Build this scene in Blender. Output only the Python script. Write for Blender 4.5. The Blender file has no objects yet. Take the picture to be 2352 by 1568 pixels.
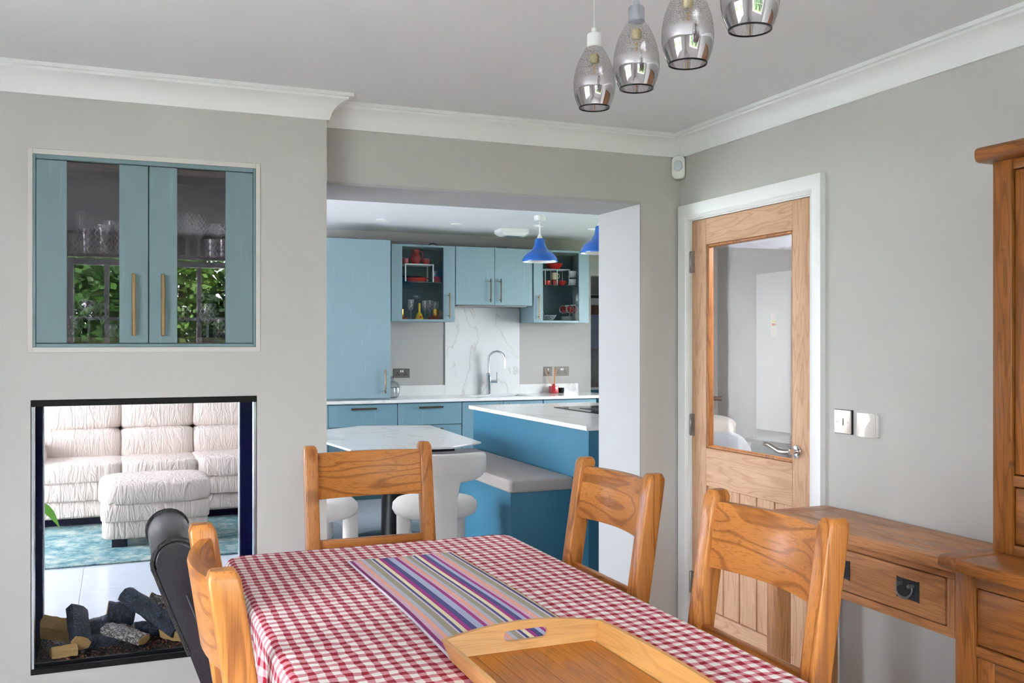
import bpy, bmesh, math, random
from mathutils import Vector, Matrix
random.seed(7)
PI = math.pi
scene = bpy.context.scene
C = scene.collection

# ---------------------------------------------------------------- camera
cam_d = bpy.data.cameras.new('camera')
cam_d.sensor_width = 36.0
cam_d.lens = 36.0 * 2191.0 / 2352.0
cam_d.shift_y = 3.0 / 2352.0
cam_d.clip_start = 0.02
cam = bpy.data.objects.new('camera', cam_d)
cam.location = (0, 0, 1.43)
cam.rotation_euler = (PI / 2, 0, -math.radians(22.44))
C.objects.link(cam)
scene.camera = cam

# ---------------------------------------------------------------- sky and exposure
world = bpy.data.worlds.new('overcast_sky')
scene.world = world
world.use_nodes = True
bgn = world.node_tree.nodes['Background']
bgn.inputs[0].default_value = (0.93, 0.965, 1.04, 1)
bgn.inputs[1].default_value = 8.0
scene.view_settings.view_transform = 'Standard'
scene.view_settings.look = 'None'
scene.view_settings.exposure = 1.95
scene.view_settings.gamma = 1.0
scene.view_settings.use_curve_mapping = False
sun_d = bpy.data.lights.new('sun', 'SUN')
sun_d.energy = 10.0
sun_d.color = (1.0, 0.96, 0.9)
sun_d.angle = 0.02
sun = bpy.data.objects.new('sun', sun_d)
sun.location = (0, 8, 12)
sun.rotation_euler = (-math.radians(32), 0, 0)     # shines over the roof onto the garden in front of the dining room
C.objects.link(sun)
cy = scene.cycles
cy.max_bounces = 6
cy.diffuse_bounces = 4
cy.glossy_bounces = 4
cy.use_adaptive_sampling = True
cy.adaptive_threshold = 0.25
cy.adaptive_min_samples = 16
cy.transmission_bounces = 6
cy.transparent_max_bounces = 12
cy.caustics_reflective = False
cy.caustics_refractive = False
cy.sample_clamp_indirect = 6.0


def portal(name, loc, rot, sx, sy):
    l = bpy.data.lights.new(name, 'AREA')
    l.shape = 'RECTANGLE'
    l.size = sx
    l.size_y = sy
    l.cycles.is_portal = True
    o = bpy.data.objects.new(name, l)
    o.location = loc
    o.rotation_euler = rot
    C.objects.link(o)


# daylight portals: one for every glazed opening of the house
portal('daylight_portal', (0.75, -1.56, 1.50), (PI / 2, 0, 0), 2.4, 1.5)
portal('daylight_portal', (-1.76, 1.0, 1.41), (PI / 2, 0, -PI / 2), 1.72, 1.44)
portal('daylight_portal', (-2.66, 7.5, 1.15), (PI / 2, 0, -PI / 2), 2.75, 2.24)
portal('daylight_portal', (5.66, 6.9, 1.55), (PI / 2, 0, PI / 2), 1.6, 1.2)

# ---------------------------------------------------------------- colours and materials


def lin(c):
    c = c / 255.0
    return c / 12.92 if c <= 0.04045 else ((c + 0.055) / 1.055) ** 2.4


def S(r, g, b):
    return (lin(r), lin(g), lin(b), 1.0)


MATS = {}


def new_mat(name):
    m = bpy.data.materials.new(name)
    m.use_nodes = True
    MATS[name] = m
    nt = m.node_tree
    return m, nt, nt.nodes, nt.links, nt.nodes['Principled BSDF']


def plain(name, col, rough=0.5, metal=0.0, spec=0.5, bump=0.0, bscale=200.0, var=0.0, vscale=3.0, sheen=0.0, coat=0.0):
    m, nt, N, L, b = new_mat(name)
    b.inputs['Base Color'].default_value = col
    b.inputs['Roughness'].default_value = rough
    b.inputs['Metallic'].default_value = metal
    b.inputs['Specular IOR Level'].default_value = spec
    b.inputs['Sheen Weight'].default_value = sheen
    b.inputs['Coat Weight'].default_value = coat
    tc = N.new('ShaderNodeTexCoord')
    if bump:
        n = N.new('ShaderNodeTexNoise')
        n.inputs['Scale'].default_value = bscale
        n.inputs['Detail'].default_value = 4
        L.new(tc.outputs['Object'], n.inputs['Vector'])
        bp = N.new('ShaderNodeBump')
        bp.inputs['Strength'].default_value = bump
        bp.inputs['Distance'].default_value = 0.004
        L.new(n.outputs['Fac'], bp.inputs['Height'])
        L.new(bp.outputs['Normal'], b.inputs['Normal'])
    if var:
        n = N.new('ShaderNodeTexNoise')
        n.inputs['Scale'].default_value = vscale
        n.inputs['Detail'].default_value = 5
        L.new(tc.outputs['Object'], n.inputs['Vector'])
        mx = N.new('ShaderNodeMix')
        mx.data_type = 'RGBA'
        mx.inputs['A'].default_value = tuple(x * (1 - var) for x in col[:3]) + (1,)
        mx.inputs['B'].default_value = tuple(min(1, x * (1 + var)) for x in col[:3]) + (1,)
        L.new(n.outputs['Fac'], mx.inputs['Factor'])
        L.new(mx.outputs['Result'], b.inputs['Base Color'])
    return m


def ramp(N, stops, interp='LINEAR'):
    r = N.new('ShaderNodeValToRGB')
    cr = r.color_ramp
    cr.interpolation = interp
    while len(cr.elements) < len(stops):
        cr.elements.new(0.5)
    for e, (p, c) in zip(cr.elements, stops):
        e.position = p
        e.color = c
    return r


def wood(name, base, dark, axis='Z', scale=1.0, rough=0.38, lines=0.6, pores=0.35, spec=0.5, knots=0.0):
    m, nt, N, L, b = new_mat(name)
    tc = N.new('ShaderNodeTexCoord')
    oi = N.new('ShaderNodeObjectInfo')
    mul = N.new('ShaderNodeMath'); mul.operation = 'MULTIPLY'; mul.inputs[1].default_value = 11.3
    L.new(oi.outputs['Random'], mul.inputs[0])
    add = N.new('ShaderNodeVectorMath'); add.operation = 'ADD'
    L.new(tc.outputs['Object'], add.inputs[0]); L.new(mul.outputs[0], add.inputs[1])

    def stretched(across, along):
        mp = N.new('ShaderNodeMapping')
        s = [across * scale] * 3
        s['XYZ'.index(axis)] = along * scale
        mp.inputs['Scale'].default_value = s
        L.new(add.outputs[0], mp.inputs['Vector'])
        return mp

    def noise(mp, detail=4, dist=0.0):
        n = N.new('ShaderNodeTexNoise')
        n.inputs['Scale'].default_value = 1.0
        n.inputs['Detail'].default_value = detail
        n.inputs['Distortion'].default_value = dist
        L.new(mp.outputs[0], n.inputs['Vector'])
        return n
    big = noise(stretched(9, 1.1), 5, 0.4)
    field = noise(stretched(7, 0.75), 2, 0.3)
    m1 = N.new('ShaderNodeMath'); m1.operation = 'MULTIPLY'; m1.inputs[1].default_value = 75.0
    L.new(field.outputs['Fac'], m1.inputs[0])
    sn = N.new('ShaderNodeMath'); sn.operation = 'SINE'
    L.new(m1.outputs[0], sn.inputs[0])
    rl = ramp(N, [(0.45, (0, 0, 0, 1)), (0.95, (1, 1, 1, 1))])
    L.new(sn.outputs[0], rl.inputs['Fac'])
    por = noise(stretched(260, 7), 3)
    rp = ramp(N, [(0.52, (0, 0, 0, 1)), (0.68, (1, 1, 1, 1))])
    L.new(por.outputs['Fac'], rp.inputs['Fac'])
    mid = tuple(0.55 * base[i] + 0.45 * dark[i] for i in range(3)) + (1,)
    rb = ramp(N, [(0.3, mid), (0.7, base)])
    L.new(big.outputs['Fac'], rb.inputs['Fac'])

    def mixin(col_out, fac_out, k):
        f = N.new('ShaderNodeMath'); f.operation = 'MULTIPLY'; f.inputs[1].default_value = k
        L.new(fac_out, f.inputs[0])
        mx = N.new('ShaderNodeMix'); mx.data_type = 'RGBA'
        mx.inputs['B'].default_value = dark
        L.new(f.outputs[0], mx.inputs['Factor']); L.new(col_out, mx.inputs['A'])
        return mx.outputs['Result']
    c1 = mixin(rb.outputs['Color'], rl.outputs['Color'], lines)
    c2 = mixin(c1, rp.outputs['Color'], pores)
    if knots:
        vo = N.new('ShaderNodeTexVoronoi'); vo.inputs['Scale'].default_value = 9.0
        L.new(add.outputs[0], vo.inputs['Vector'])
        rk = ramp(N, [(0.035, (1, 1, 1, 1)), (0.09, (0, 0, 0, 1))])
        L.new(vo.outputs['Distance'], rk.inputs['Fac'])
        c2 = mixin(c2, rk.outputs['Color'], knots)
    L.new(c2, b.inputs['Base Color'])
    b.inputs['Roughness'].default_value = rough
    b.inputs['Specular IOR Level'].default_value = spec
    bp = N.new('ShaderNodeBump'); bp.inputs['Strength'].default_value = 0.12; bp.inputs['Distance'].default_value = 0.002
    L.new(rp.outputs['Color'], bp.inputs['Height']); bp.invert = True
    L.new(bp.outputs['Normal'], b.inputs['Normal'])
    return m


def pane_mat(name, tint=(0.96, 0.98, 0.97, 1), refl=0.06, rough=0.0, ior=1.5):
    m, nt, N, L, b = new_mat(name)
    N.remove(b)
    out = N['Material Output']
    tr = N.new('ShaderNodeBsdfTransparent'); tr.inputs['Color'].default_value = tint
    gl = N.new('ShaderNodeBsdfGlossy'); gl.inputs['Roughness'].default_value = rough
    gl.inputs['Color'].default_value = (1, 1, 1, 1)
    # Schlick reflectance of a thin sheet, the same from both sides
    geo = N.new('ShaderNodeNewGeometry')
    dot = N.new('ShaderNodeVectorMath'); dot.operation = 'DOT_PRODUCT'
    L.new(geo.outputs['Incoming'], dot.inputs[0]); L.new(geo.outputs['Normal'], dot.inputs[1])
    ab = N.new('ShaderNodeMath'); ab.operation = 'ABSOLUTE'; L.new(dot.outputs['Value'], ab.inputs[0])
    om = N.new('ShaderNodeMath'); om.operation = 'SUBTRACT'; om.inputs[0].default_value = 1.0; L.new(ab.outputs[0], om.inputs[1])
    pw = N.new('ShaderNodeMath'); pw.operation = 'POWER'; pw.inputs[1].default_value = 5.0; L.new(om.outputs[0], pw.inputs[0])
    f0 = ((ior - 1) / (ior + 1)) ** 2
    ad = N.new('ShaderNodeMath'); ad.operation = 'MULTIPLY_ADD'; ad.inputs[1].default_value = 1 - f0; ad.inputs[2].default_value = f0 + refl; ad.use_clamp = True
    L.new(pw.outputs[0], ad.inputs[0])
    mx = N.new('ShaderNodeMixShader')
    L.new(ad.outputs[0], mx.inputs['Fac']); L.new(tr.outputs[0], mx.inputs[1]); L.new(gl.outputs[0], mx.inputs[2])
    L.new(mx.outputs[0], out.inputs['Surface'])
    return m


def painted_grain(name, col, rough=0.42):
    """painted oak veneer: flat paint with a faint vertical open grain"""
    m, nt, N, L, b = new_mat(name)
    tc = N.new('ShaderNodeTexCoord')
    oi = N.new('ShaderNodeObjectInfo')
    ad = N.new('ShaderNodeVectorMath'); ad.operation = 'ADD'
    mu = N.new('ShaderNodeMath'); mu.operation = 'MULTIPLY'; mu.inputs[1].default_value = 5.0
    L.new(oi.outputs['Random'], mu.inputs[0]); L.new(tc.outputs['Object'], ad.inputs[0]); L.new(mu.outputs[0], ad.inputs[1])
    mp = N.new('ShaderNodeMapping'); mp.inputs['Scale'].default_value = (55, 55, 2.2)
    L.new(ad.outputs[0], mp.inputs['Vector'])
    n = N.new('ShaderNodeTexNoise'); n.inputs['Scale'].default_value = 1.0; n.inputs['Detail'].default_value = 4; n.inputs['Distortion'].default_value = 0.8
    L.new(mp.outputs[0], n.inputs['Vector'])
    r = ramp(N, [(0.62, col), (0.78, tuple(min(1, c * 1.25) for c in col[:3]) + (1,))])
    L.new(n.outputs['Fac'], r.inputs['Fac'])
    L.new(r.outputs['Color'], b.inputs['Base Color'])
    b.inputs['Roughness'].default_value = rough
    bp = N.new('ShaderNodeBump'); bp.inputs['Strength'].default_value = 0.06; bp.inputs['Distance'].default_value = 0.002
    L.new(n.outputs['Fac'], bp.inputs['Height']); L.new(bp.outputs['Normal'], b.inputs['Normal'])
    return m


M_wall = plain('taupe_wall_paint', S(197, 194, 192), 0.75, bump=0.05, bscale=90)
M_white_wall = plain('white_wall_paint', S(232, 231, 230), 0.7, bump=0.04, bscale=90)
M_ceil = plain('ceiling_paint', S(230, 231, 234), 0.85)
M_kceil = plain('kitchen_ceiling_paint', S(232, 230, 237), 0.8)
M_trim = plain('white_gloss_trim', S(240, 240, 242), 0.35)
M_grey_wall = plain('grey_wall_paint', S(178, 174, 170), 0.75)
M_hall_wall = plain('hall_wall_paint', S(188, 186, 188), 0.75)
M_teal = painted_grain('pale_teal_cabinet_paint', S(136, 160, 169))
M_teal_alcove = painted_grain('grey_teal_cabinet_paint', S(120, 143, 150))
M_teal_base = painted_grain('mid_teal_cabinet_paint', S(112, 146, 160))
M_island = painted_grain('deep_teal_island_paint', S(58, 116, 144), 0.42)
M_teal_in = plain('dark_teal_lining', S(62, 100, 108), 0.5)
M_cab_dark = plain('dark_cabinet_lining', S(72, 66, 68), 0.6)
M_quartz = None
M_brass = plain('antique_brass', S(148, 124, 92), 0.42, 1.0, bump=0.3, bscale=500)
M_bronze = plain('dark_bronze', S(105, 95, 85), 0.35, 1.0)
M_chrome = plain('chrome', S(225, 225, 228), 0.08, 1.0)
M_steel = plain('brushed_steel', S(165, 160, 155), 0.3, 1.0)
M_alu = plain('silver_rail', S(190, 195, 205), 0.25, 0.9)
M_black = plain('black_metal', S(9, 9, 11), 0.35, spec=0.25)
M_navyblack = plain('dark_blue_glass_panel', S(10, 13, 40), 0.6, 0.0, 0.0)
M_iron = plain('black_iron', S(46, 50, 55), 0.34, 0.35, bump=0.12, bscale=300)
M_iron_pol = plain('worn_iron', S(128, 132, 138), 0.3, 0.8)
M_white_pl = plain('white_plastic', S(232, 231, 230), 0.35)
M_dark_pl = plain('dark_plastic', S(25, 24, 26), 0.4)
M_chair = {a: wood('honey_oak_' + a.lower(), S(206, 134, 66), S(116, 56, 14), a, 1.0, 0.30, 0.55, 0.45, knots=0.5) for a in 'XYZ'}
M_desk = {a: wood('rustic_oak_' + a.lower(), S(212, 148, 98), S(116, 66, 34), a, 1.7, 0.36, 0.32, 0.55, knots=0.6) for a in 'XYZ'}
M_dres = {a: wood('dark_rustic_oak_' + a.lower(), S(166, 100, 44), S(72, 38, 14), a, 1.6, 0.34, 0.38, 0.5, knots=0.6) for a in 'XYZ'}
M_door = {a: wood('pale_oak_' + a.lower(), S(222, 180, 148), S(168, 116, 80), a, 1.6, 0.5, 0.35, 0.45, 0.3) for a in 'XYZ'}
M_bamboo = wood('bamboo_light', S(220, 164, 98), S(168, 108, 48), 'Y', 1.6, 0.36, 0.25, 0.3)
M_bamboo_x = wood('bamboo_light_end', S(220, 164, 98), S(168, 108, 48), 'X', 1.6, 0.36, 0.25, 0.3)
M_glass = pane_mat('clear_pane', refl=0.01)
M_doorglass = pane_mat('door_pane', (0.93, 0.95, 0.96, 1), refl=0.05)
M_cabglass = pane_mat('smoked_cabinet_pane', (0.66, 0.63, 0.66, 1), refl=0.0)
M_fireglass = pane_mat('fire_pane', (0.97, 0.98, 1.0, 1), refl=0.0, ior=1.12)
M_crystal = None
M_leather = None
M_red = plain('red_glazed_stoneware', S(170, 22, 30), 0.2, coat=0.4)
M_red2 = plain('bright_red_glaze', S(205, 30, 25), 0.2, coat=0.4)
M_yellow = plain('yellow_glaze', S(240, 190, 20), 0.25)
M_orange = plain('orange_glaze', S(205, 80, 30), 0.25)
M_gold = plain('polished_gold', S(225, 170, 60), 0.15, 1.0)
M_china = plain('white_china', S(225, 228, 226), 0.2)
M_cream_mug = plain('cream_china', S(222, 200, 165), 0.3)
M_blue = plain('blue_enamel', S(18, 92, 182), 0.22, coat=0.3)
M_black_leather = plain('black_leather', S(32, 28, 38), 0.26, bump=0.12, bscale=160)
M_boucle = plain('cream_boucle', S(234, 226, 222), 0.95, bump=0.6, bscale=260, sheen=0.3)
M_bench_fab = plain('grey_tweed', S(178, 168, 164), 0.95, bump=0.5, bscale=420, var=0.35, vscale=260)
M_grey_fab = plain('grey_velvet', S(128, 132, 142), 0.9, sheen=0.4)
M_green = plain('leaf_green', S(110, 175, 40), 0.4, spec=0.4)
M_soil = plain('potting_soil', S(50, 38, 30), 0.9)
M_terra = plain('white_pot_glaze', S(220, 218, 214), 0.35)
M_reed = plain('reed', S(222, 150, 80), 0.6)
M_candle_red = plain('red_glass_bottle', S(175, 20, 35), 0.15, coat=0.5)
M_stone_floor = plain('pale_tile', S(178, 181, 188), 0.22, var=0.04, vscale=5)
M_grout = plain('grout', S(160, 163, 170), 0.7)
M_dfloor = wood('dining_floor_oak', S(206, 202, 198), S(180, 174, 168), 'Y', 1.0, 0.45, 0.3, 0.3)
M_lawn = plain('lawn', S(84, 104, 52), 0.9, var=0.3, vscale=6)
M_bark = plain('bark', S(120, 98, 76), 0.9, bump=0.8, bscale=40, var=0.3, vscale=20)
M_hob = plain('hob_glass', S(10, 10, 14), 0.06, 0, 0.6)
M_walnut = wood('walnut', S(110, 62, 34), S(50, 26, 14), 'Z', 1.0, 0.4)
M_paper = plain('paper_label', S(238, 236, 232), 0.7)
M_ink_y = plain('yellow_print', S(235, 205, 60), 0.7)
M_ink_r = plain('red_print', S(215, 80, 50), 0.7)
M_cable = plain('clear_cable', S(205, 205, 205), 0.3)
M_filament = plain('amber_filament', S(240, 175, 70), 0.4)
M_curtain = plain('white_sheer_panel', S(222, 226, 230), 0.7)


def make_crystal():
    """thin cut crystal: clear, bright at the edges, with frosted cut lines"""
    m = pane_mat('cut_crystal', (0.90, 0.91, 0.93, 1), 0.16, 0.06)
    nt = m.node_tree; N = nt.nodes; L = nt.links
    out = N['Material Output']
    src = out.inputs['Surface'].links[0].from_socket
    tc = N.new('ShaderNodeTexCoord')
    sp = N.new('ShaderNodeSeparateXYZ'); L.new(tc.outputs['Object'], sp.inputs[0])
    at = N.new('ShaderNodeMath'); at.operation = 'ARCTAN2'; L.new(sp.outputs['Y'], at.inputs[0]); L.new(sp.outputs['X'], at.inputs[1])
    w = []
    for k, zk in ((9.0, 260.0), (9.0, -260.0)):       # two families of slanting cuts
        z = N.new('ShaderNodeMath'); z.operation = 'MULTIPLY'; z.inputs[1].default_value = zk; L.new(sp.outputs['Z'], z.inputs[0])
        a = N.new('ShaderNodeMath'); a.operation = 'MULTIPLY_ADD'; a.inputs[1].default_value = k; L.new(at.outputs[0], a.inputs[0]); L.new(z.outputs[0], a.inputs[2])
        q = N.new('ShaderNodeMath'); q.operation = 'SINE'; L.new(a.outputs[0], q.inputs[0]); w.append(q)
    mn = N.new('ShaderNodeMath'); mn.operation = 'MAXIMUM'; L.new(w[0].outputs[0], mn.inputs[0]); L.new(w[1].outputs[0], mn.inputs[1])
    r = ramp(N, [(0.55, (0.08, 0.08, 0.08, 1)), (1.0, (0.42, 0.42, 0.42, 1))])
    L.new(mn.outputs[0], r.inputs['Fac'])
    d = N.new('ShaderNodeBsdfDiffuse'); d.inputs['Color'].default_value = (0.85, 0.87, 0.9, 1)
    mx = N.new('ShaderNodeMixShader')
    L.new(r.outputs['Color'], mx.inputs['Fac']); L.new(src, mx.inputs[1]); L.new(d.outputs[0], mx.inputs[2])
    L.new(mx.outputs[0], out.inputs['Surface'])
    return m


M_crystal = make_crystal()


def make_quartz(name, base, vein, scale, amount):
    m, nt, N, L, b = new_mat(name)
    tc = N.new('ShaderNodeTexCoord')
    n = N.new('ShaderNodeTexNoise'); n.inputs['Scale'].default_value = scale; n.inputs['Detail'].default_value = 6; n.inputs['Distortion'].default_value = 1.6
    L.new(tc.outputs['Object'], n.inputs['Vector'])
    s = N.new('ShaderNodeMath'); s.operation = 'SUBTRACT'; s.inputs[1].default_value = 0.5
    a = N.new('ShaderNodeMath'); a.operation = 'ABSOLUTE'
    L.new(n.outputs['Fac'], s.inputs[0]); L.new(s.outputs[0], a.inputs[0])
    r = ramp(N, [(0.0, vein), (amount, tuple(0.75 * base[i] + 0.25 * vein[i] for i in range(3)) + (1,)), (amount * 4, base)])
    L.new(a.outputs[0], r.inputs['Fac']); L.new(r.outputs['Color'], b.inputs['Base Color'])
    b.inputs['Roughness'].default_value = 0.15
    return m


M_quartz = make_quartz('white_quartz', S(226, 225, 224), S(205, 202, 198), 1.2, 0.006)
M_marble = make_quartz('veined_white_stone', S(226, 225, 224), S(196, 190, 182), 0.9, 0.004)


def make_leather():
    m, nt, N, L, b = new_mat('cream_leather')
    tc = N.new('ShaderNodeTexCoord')
    mp = N.new('ShaderNodeMapping'); mp.inputs['Scale'].default_value = (16, 10, 3.5)
    L.new(tc.outputs['Object'], mp.inputs['Vector'])
    n = N.new('ShaderNodeTexNoise'); n.inputs['Scale'].default_value = 1.0; n.inputs['Detail'].default_value = 3; n.inputs['Distortion'].default_value = 1.2
    L.new(mp.outputs[0], n.inputs['Vector'])
    s = N.new('ShaderNodeMath'); s.operation = 'SUBTRACT'; s.inputs[1].default_value = 0.5
    a = N.new('ShaderNodeMath'); a.operation = 'ABSOLUTE'
    L.new(n.outputs['Fac'], s.inputs[0]); L.new(s.outputs[0], a.inputs[0])
    r = ramp(N, [(0.0, (0, 0, 0, 1)), (0.12, (1, 1, 1, 1))])
    L.new(a.outputs[0], r.inputs['Fac'])
    bp = N.new('ShaderNodeBump'); bp.inputs['Strength'].default_value = 0.40; bp.inputs['Distance'].default_value = 0.012
    L.new(r.outputs['Color'], bp.inputs['Height']); L.new(bp.outputs['Normal'], b.inputs['Normal'])
    b.inputs['Base Color'].default_value = S(208, 190, 178)
    b.inputs['Roughness'].default_value = 0.42
    return m


M_leather = make_leather()


def make_gingham():
    m, nt, N, L, b = new_mat('red_gingham_cotton')
    uv = N.new('ShaderNodeUVMap')
    n = N.new('ShaderNodeTexNoise'); n.inputs['Scale'].default_value = 26.0; n.inputs['Detail'].default_value = 3
    L.new(uv.outputs[0], n.inputs['Vector'])
    v1 = N.new('ShaderNodeVectorMath'); v1.operation = 'SUBTRACT'; v1.inputs[1].default_value = (0.5, 0.5, 0.5)
    L.new(n.outputs['Color'], v1.inputs[0])
    v2 = N.new('ShaderNodeVectorMath'); v2.operation = 'SCALE'; v2.inputs['Scale'].default_value = 0.014
    L.new(v1.outputs[0], v2.inputs[0])
    v3 = N.new('ShaderNodeVectorMath'); v3.operation = 'ADD'
    L.new(uv.outputs[0], v3.inputs[0]); L.new(v2.outputs[0], v3.inputs[1])
    sp = N.new('ShaderNodeSeparateXYZ'); L.new(v3.outputs[0], sp.inputs[0])
    outs = []
    for ax in 'XY':
        q = N.new('ShaderNodeMath'); q.operation = 'MULTIPLY'; q.inputs[1].default_value = 1 / 0.0345
        L.new(sp.outputs[ax], q.inputs[0])
        fr = N.new('ShaderNodeMath'); fr.operation = 'FRACT'; L.new(q.outputs[0], fr.inputs[0])
        rr = ramp(N, [(0.0, (0, 0, 0, 1)), (0.04, (1, 1, 1, 1)), (0.46, (1, 1, 1, 1)), (0.50, (0, 0, 0, 1))])
        L.new(fr.outputs[0], rr.inputs['Fac'])
        outs.append(rr.outputs['Color'])
    ad = N.new('ShaderNodeMath'); ad.operation = 'ADD'
    L.new(outs[0], ad.inputs[0]); L.new(outs[1], ad.inputs[1])
    hf = N.new('ShaderNodeMath'); hf.operation = 'MULTIPLY'; hf.inputs[1].default_value = 0.5
    L.new(ad.outputs[0], hf.inputs[0])
    r = ramp(N, [(0.0, S(240, 234, 230)), (0.5, S(212, 140, 150)), (1.0, S(156, 8, 38))])
    L.new(hf.outputs[0], r.inputs['Fac']); L.new(r.outputs['Color'], b.inputs['Base Color'])
    b.inputs['Roughness'].default_value = 0.9
    mp = N.new('ShaderNodeMapping'); mp.inputs['Scale'].default_value = (28, 85, 1)
    L.new(uv.outputs[0], mp.inputs['Vector'])
    n2 = N.new('ShaderNodeTexNoise'); n2.inputs['Scale'].default_value = 1.0; n2.inputs['Detail'].default_value = 3
    L.new(mp.outputs[0], n2.inputs['Vector'])
    bp = N.new('ShaderNodeBump'); bp.inputs['Strength'].default_value = 0.8; bp.inputs['Distance'].default_value = 0.006
    L.new(n2.outputs['Fac'], bp.inputs['Height']); L.new(bp.outputs['Normal'], b.inputs['Normal'])
    return m


M_gingham = make_gingham()


def make_runner():
    m, nt, N, L, b = new_mat('striped_woven_runner')
    uv = N.new('ShaderNodeUVMap')
    sp = N.new('ShaderNodeSeparateXYZ'); L.new(uv.outputs[0], sp.inputs[0])
    pu, pk, pe, gb, ol = S(150, 62, 130), S(222, 180, 200), S(240, 172, 150), S(190, 190, 205), S(168, 160, 138)
    li, na, cr, ma, lb = S(222, 205, 220), S(84, 84, 142), S(240, 226, 190), S(172, 58, 138), S(180, 186, 216)
    st = [(0, pu), (.04, pk), (.08, pe), (.11, gb), (.15, ol), (.20, li), (.215, na), (.24, cr), (.275, ma), (.315, na), (.36, lb),
          (.42, ma), (.45, pk), (.48, pe), (.51, gb), (.54, ol), (.585, li), (.60, na), (.625, cr), (.66, ma), (.69, na),
          (.73, lb), (.765, ma), (.79, pk), (.825, pe), (.86, gb), (.89, ol), (.94, li), (.955, na), (.98, cr)]
    r = ramp(N, st, 'CONSTANT')
    L.new(sp.outputs['X'], r.inputs['Fac'])
    mp = N.new('ShaderNodeMapping'); mp.inputs['Scale'].default_value = (30, 420, 1)
    L.new(uv.outputs[0], mp.inputs['Vector'])
    n2 = N.new('ShaderNodeTexNoise'); n2.inputs['Scale'].default_value = 1.0; n2.inputs['Detail'].default_value = 2
    L.new(mp.outputs[0], n2.inputs['Vector'])
    mx = N.new('ShaderNodeMix'); mx.data_type = 'RGBA'; mx.blend_type = 'MULTIPLY'; mx.inputs['Factor'].default_value = 0.8
    L.new(r.outputs['Color'], mx.inputs['A']); L.new(n2.outputs['Color'], mx.inputs['B'])
    rr = ramp(N, [(0.32, (0.80, 0.80, 0.78, 1)), (0.52, (1, 1, 1, 1))])
    L.new(n2.outputs['Fac'], rr.inputs['Fac']); L.new(rr.outputs['Color'], mx.inputs['B'])
    L.new(mx.outputs['Result'], b.inputs['Base Color'])
    b.inputs['Roughness'].default_value = 0.9
    bp = N.new('ShaderNodeBump'); bp.inputs['Strength'].default_value = 0.5; bp.inputs['Distance'].default_value = 0.002
    L.new(n2.outputs['Fac'], bp.inputs['Height']); L.new(bp.outputs['Normal'], b.inputs['Normal'])
    return m


M_runner = make_runner()


def make_rug():
    m, nt, N, L, b = new_mat('teal_patterned_rug')
    tc = N.new('ShaderNodeTexCoord')
    n = N.new('ShaderNodeTexNoise'); n.inputs['Scale'].default_value = 5.0; n.inputs['Detail'].default_value = 12; n.inputs['Roughness'].default_value = 0.85
    L.new(tc.outputs['Object'], n.inputs['Vector'])
    r = ramp(N, [(0.30, S(26, 70, 84)), (0.43, S(56, 108, 116)), (0.51, S(118, 144, 142)), (0.60, S(172, 172, 160)), (0.66, S(126, 160, 164)), (0.75, S(200, 152, 108))])
    L.new(n.outputs['Fac'], r.inputs['Fac']); L.new(r.outputs['Color'], b.inputs['Base Color'])
    b.inputs['Roughness'].default_value = 1.0
    n2 = N.new('ShaderNodeTexNoise'); n2.inputs['Scale'].default_value = 220; L.new(tc.outputs['Object'], n2.inputs['Vector'])
    bp = N.new('ShaderNodeBump'); bp.inputs['Strength'].default_value = 0.8; bp.inputs['Distance'].default_value = 0.01
    L.new(n2.outputs['Fac'], bp.inputs['Height']); L.new(bp.outputs['Normal'], b.inputs['Normal'])
    return m


M_rug = make_rug()


def make_char(name, c0, c1, strength=1.0, scale=55):
    m, nt, N, L, b = new_mat(name)
    tc = N.new('ShaderNodeTexCoord')
    v = N.new('ShaderNodeTexVoronoi'); v.inputs['Scale'].default_value = scale; v.feature = 'DISTANCE_TO_EDGE'
    n = N.new('ShaderNodeTexNoise'); n.inputs['Scale'].default_value = 30; n.inputs['Detail'].default_value = 5
    L.new(tc.outputs['Object'], n.inputs['Vector'])
    mxv = N.new('ShaderNodeVectorMath'); mxv.operation = 'SCALE'; mxv.inputs['Scale'].default_value = 0.07
    L.new(n.outputs['Color'], mxv.inputs[0])
    ad = N.new('ShaderNodeVectorMath'); ad.operation = 'ADD'
    L.new(tc.outputs['Object'], ad.inputs[0]); L.new(mxv.outputs[0], ad.inputs[1]); L.new(ad.outputs[0], v.inputs['Vector'])
    r = ramp(N, [(0.02, c0), (0.22, c1)])
    L.new(v.outputs['Distance'], r.inputs['Fac']); L.new(r.outputs['Color'], b.inputs['Base Color'])
    bp = N.new('ShaderNodeBump'); bp.inputs['Strength'].default_value = strength; bp.inputs['Distance'].default_value = 0.006
    L.new(v.outputs['Distance'], bp.inputs['Height']); L.new(bp.outputs['Normal'], b.inputs['Normal'])
    b.inputs['Roughness'].default_value = 0.55
    return m


M_char = make_char('charred_log', S(14, 16, 22), S(52, 62, 82))
M_ashbark = make_char('ashen_bark', S(52, 48, 46), S(190, 182, 172), 0.8, 60)
M_split = wood('split_log', S(206, 170, 112), S(150, 108, 60), 'X', 2.5, 0.8, 0.2, 0.3, 0.2)


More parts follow.
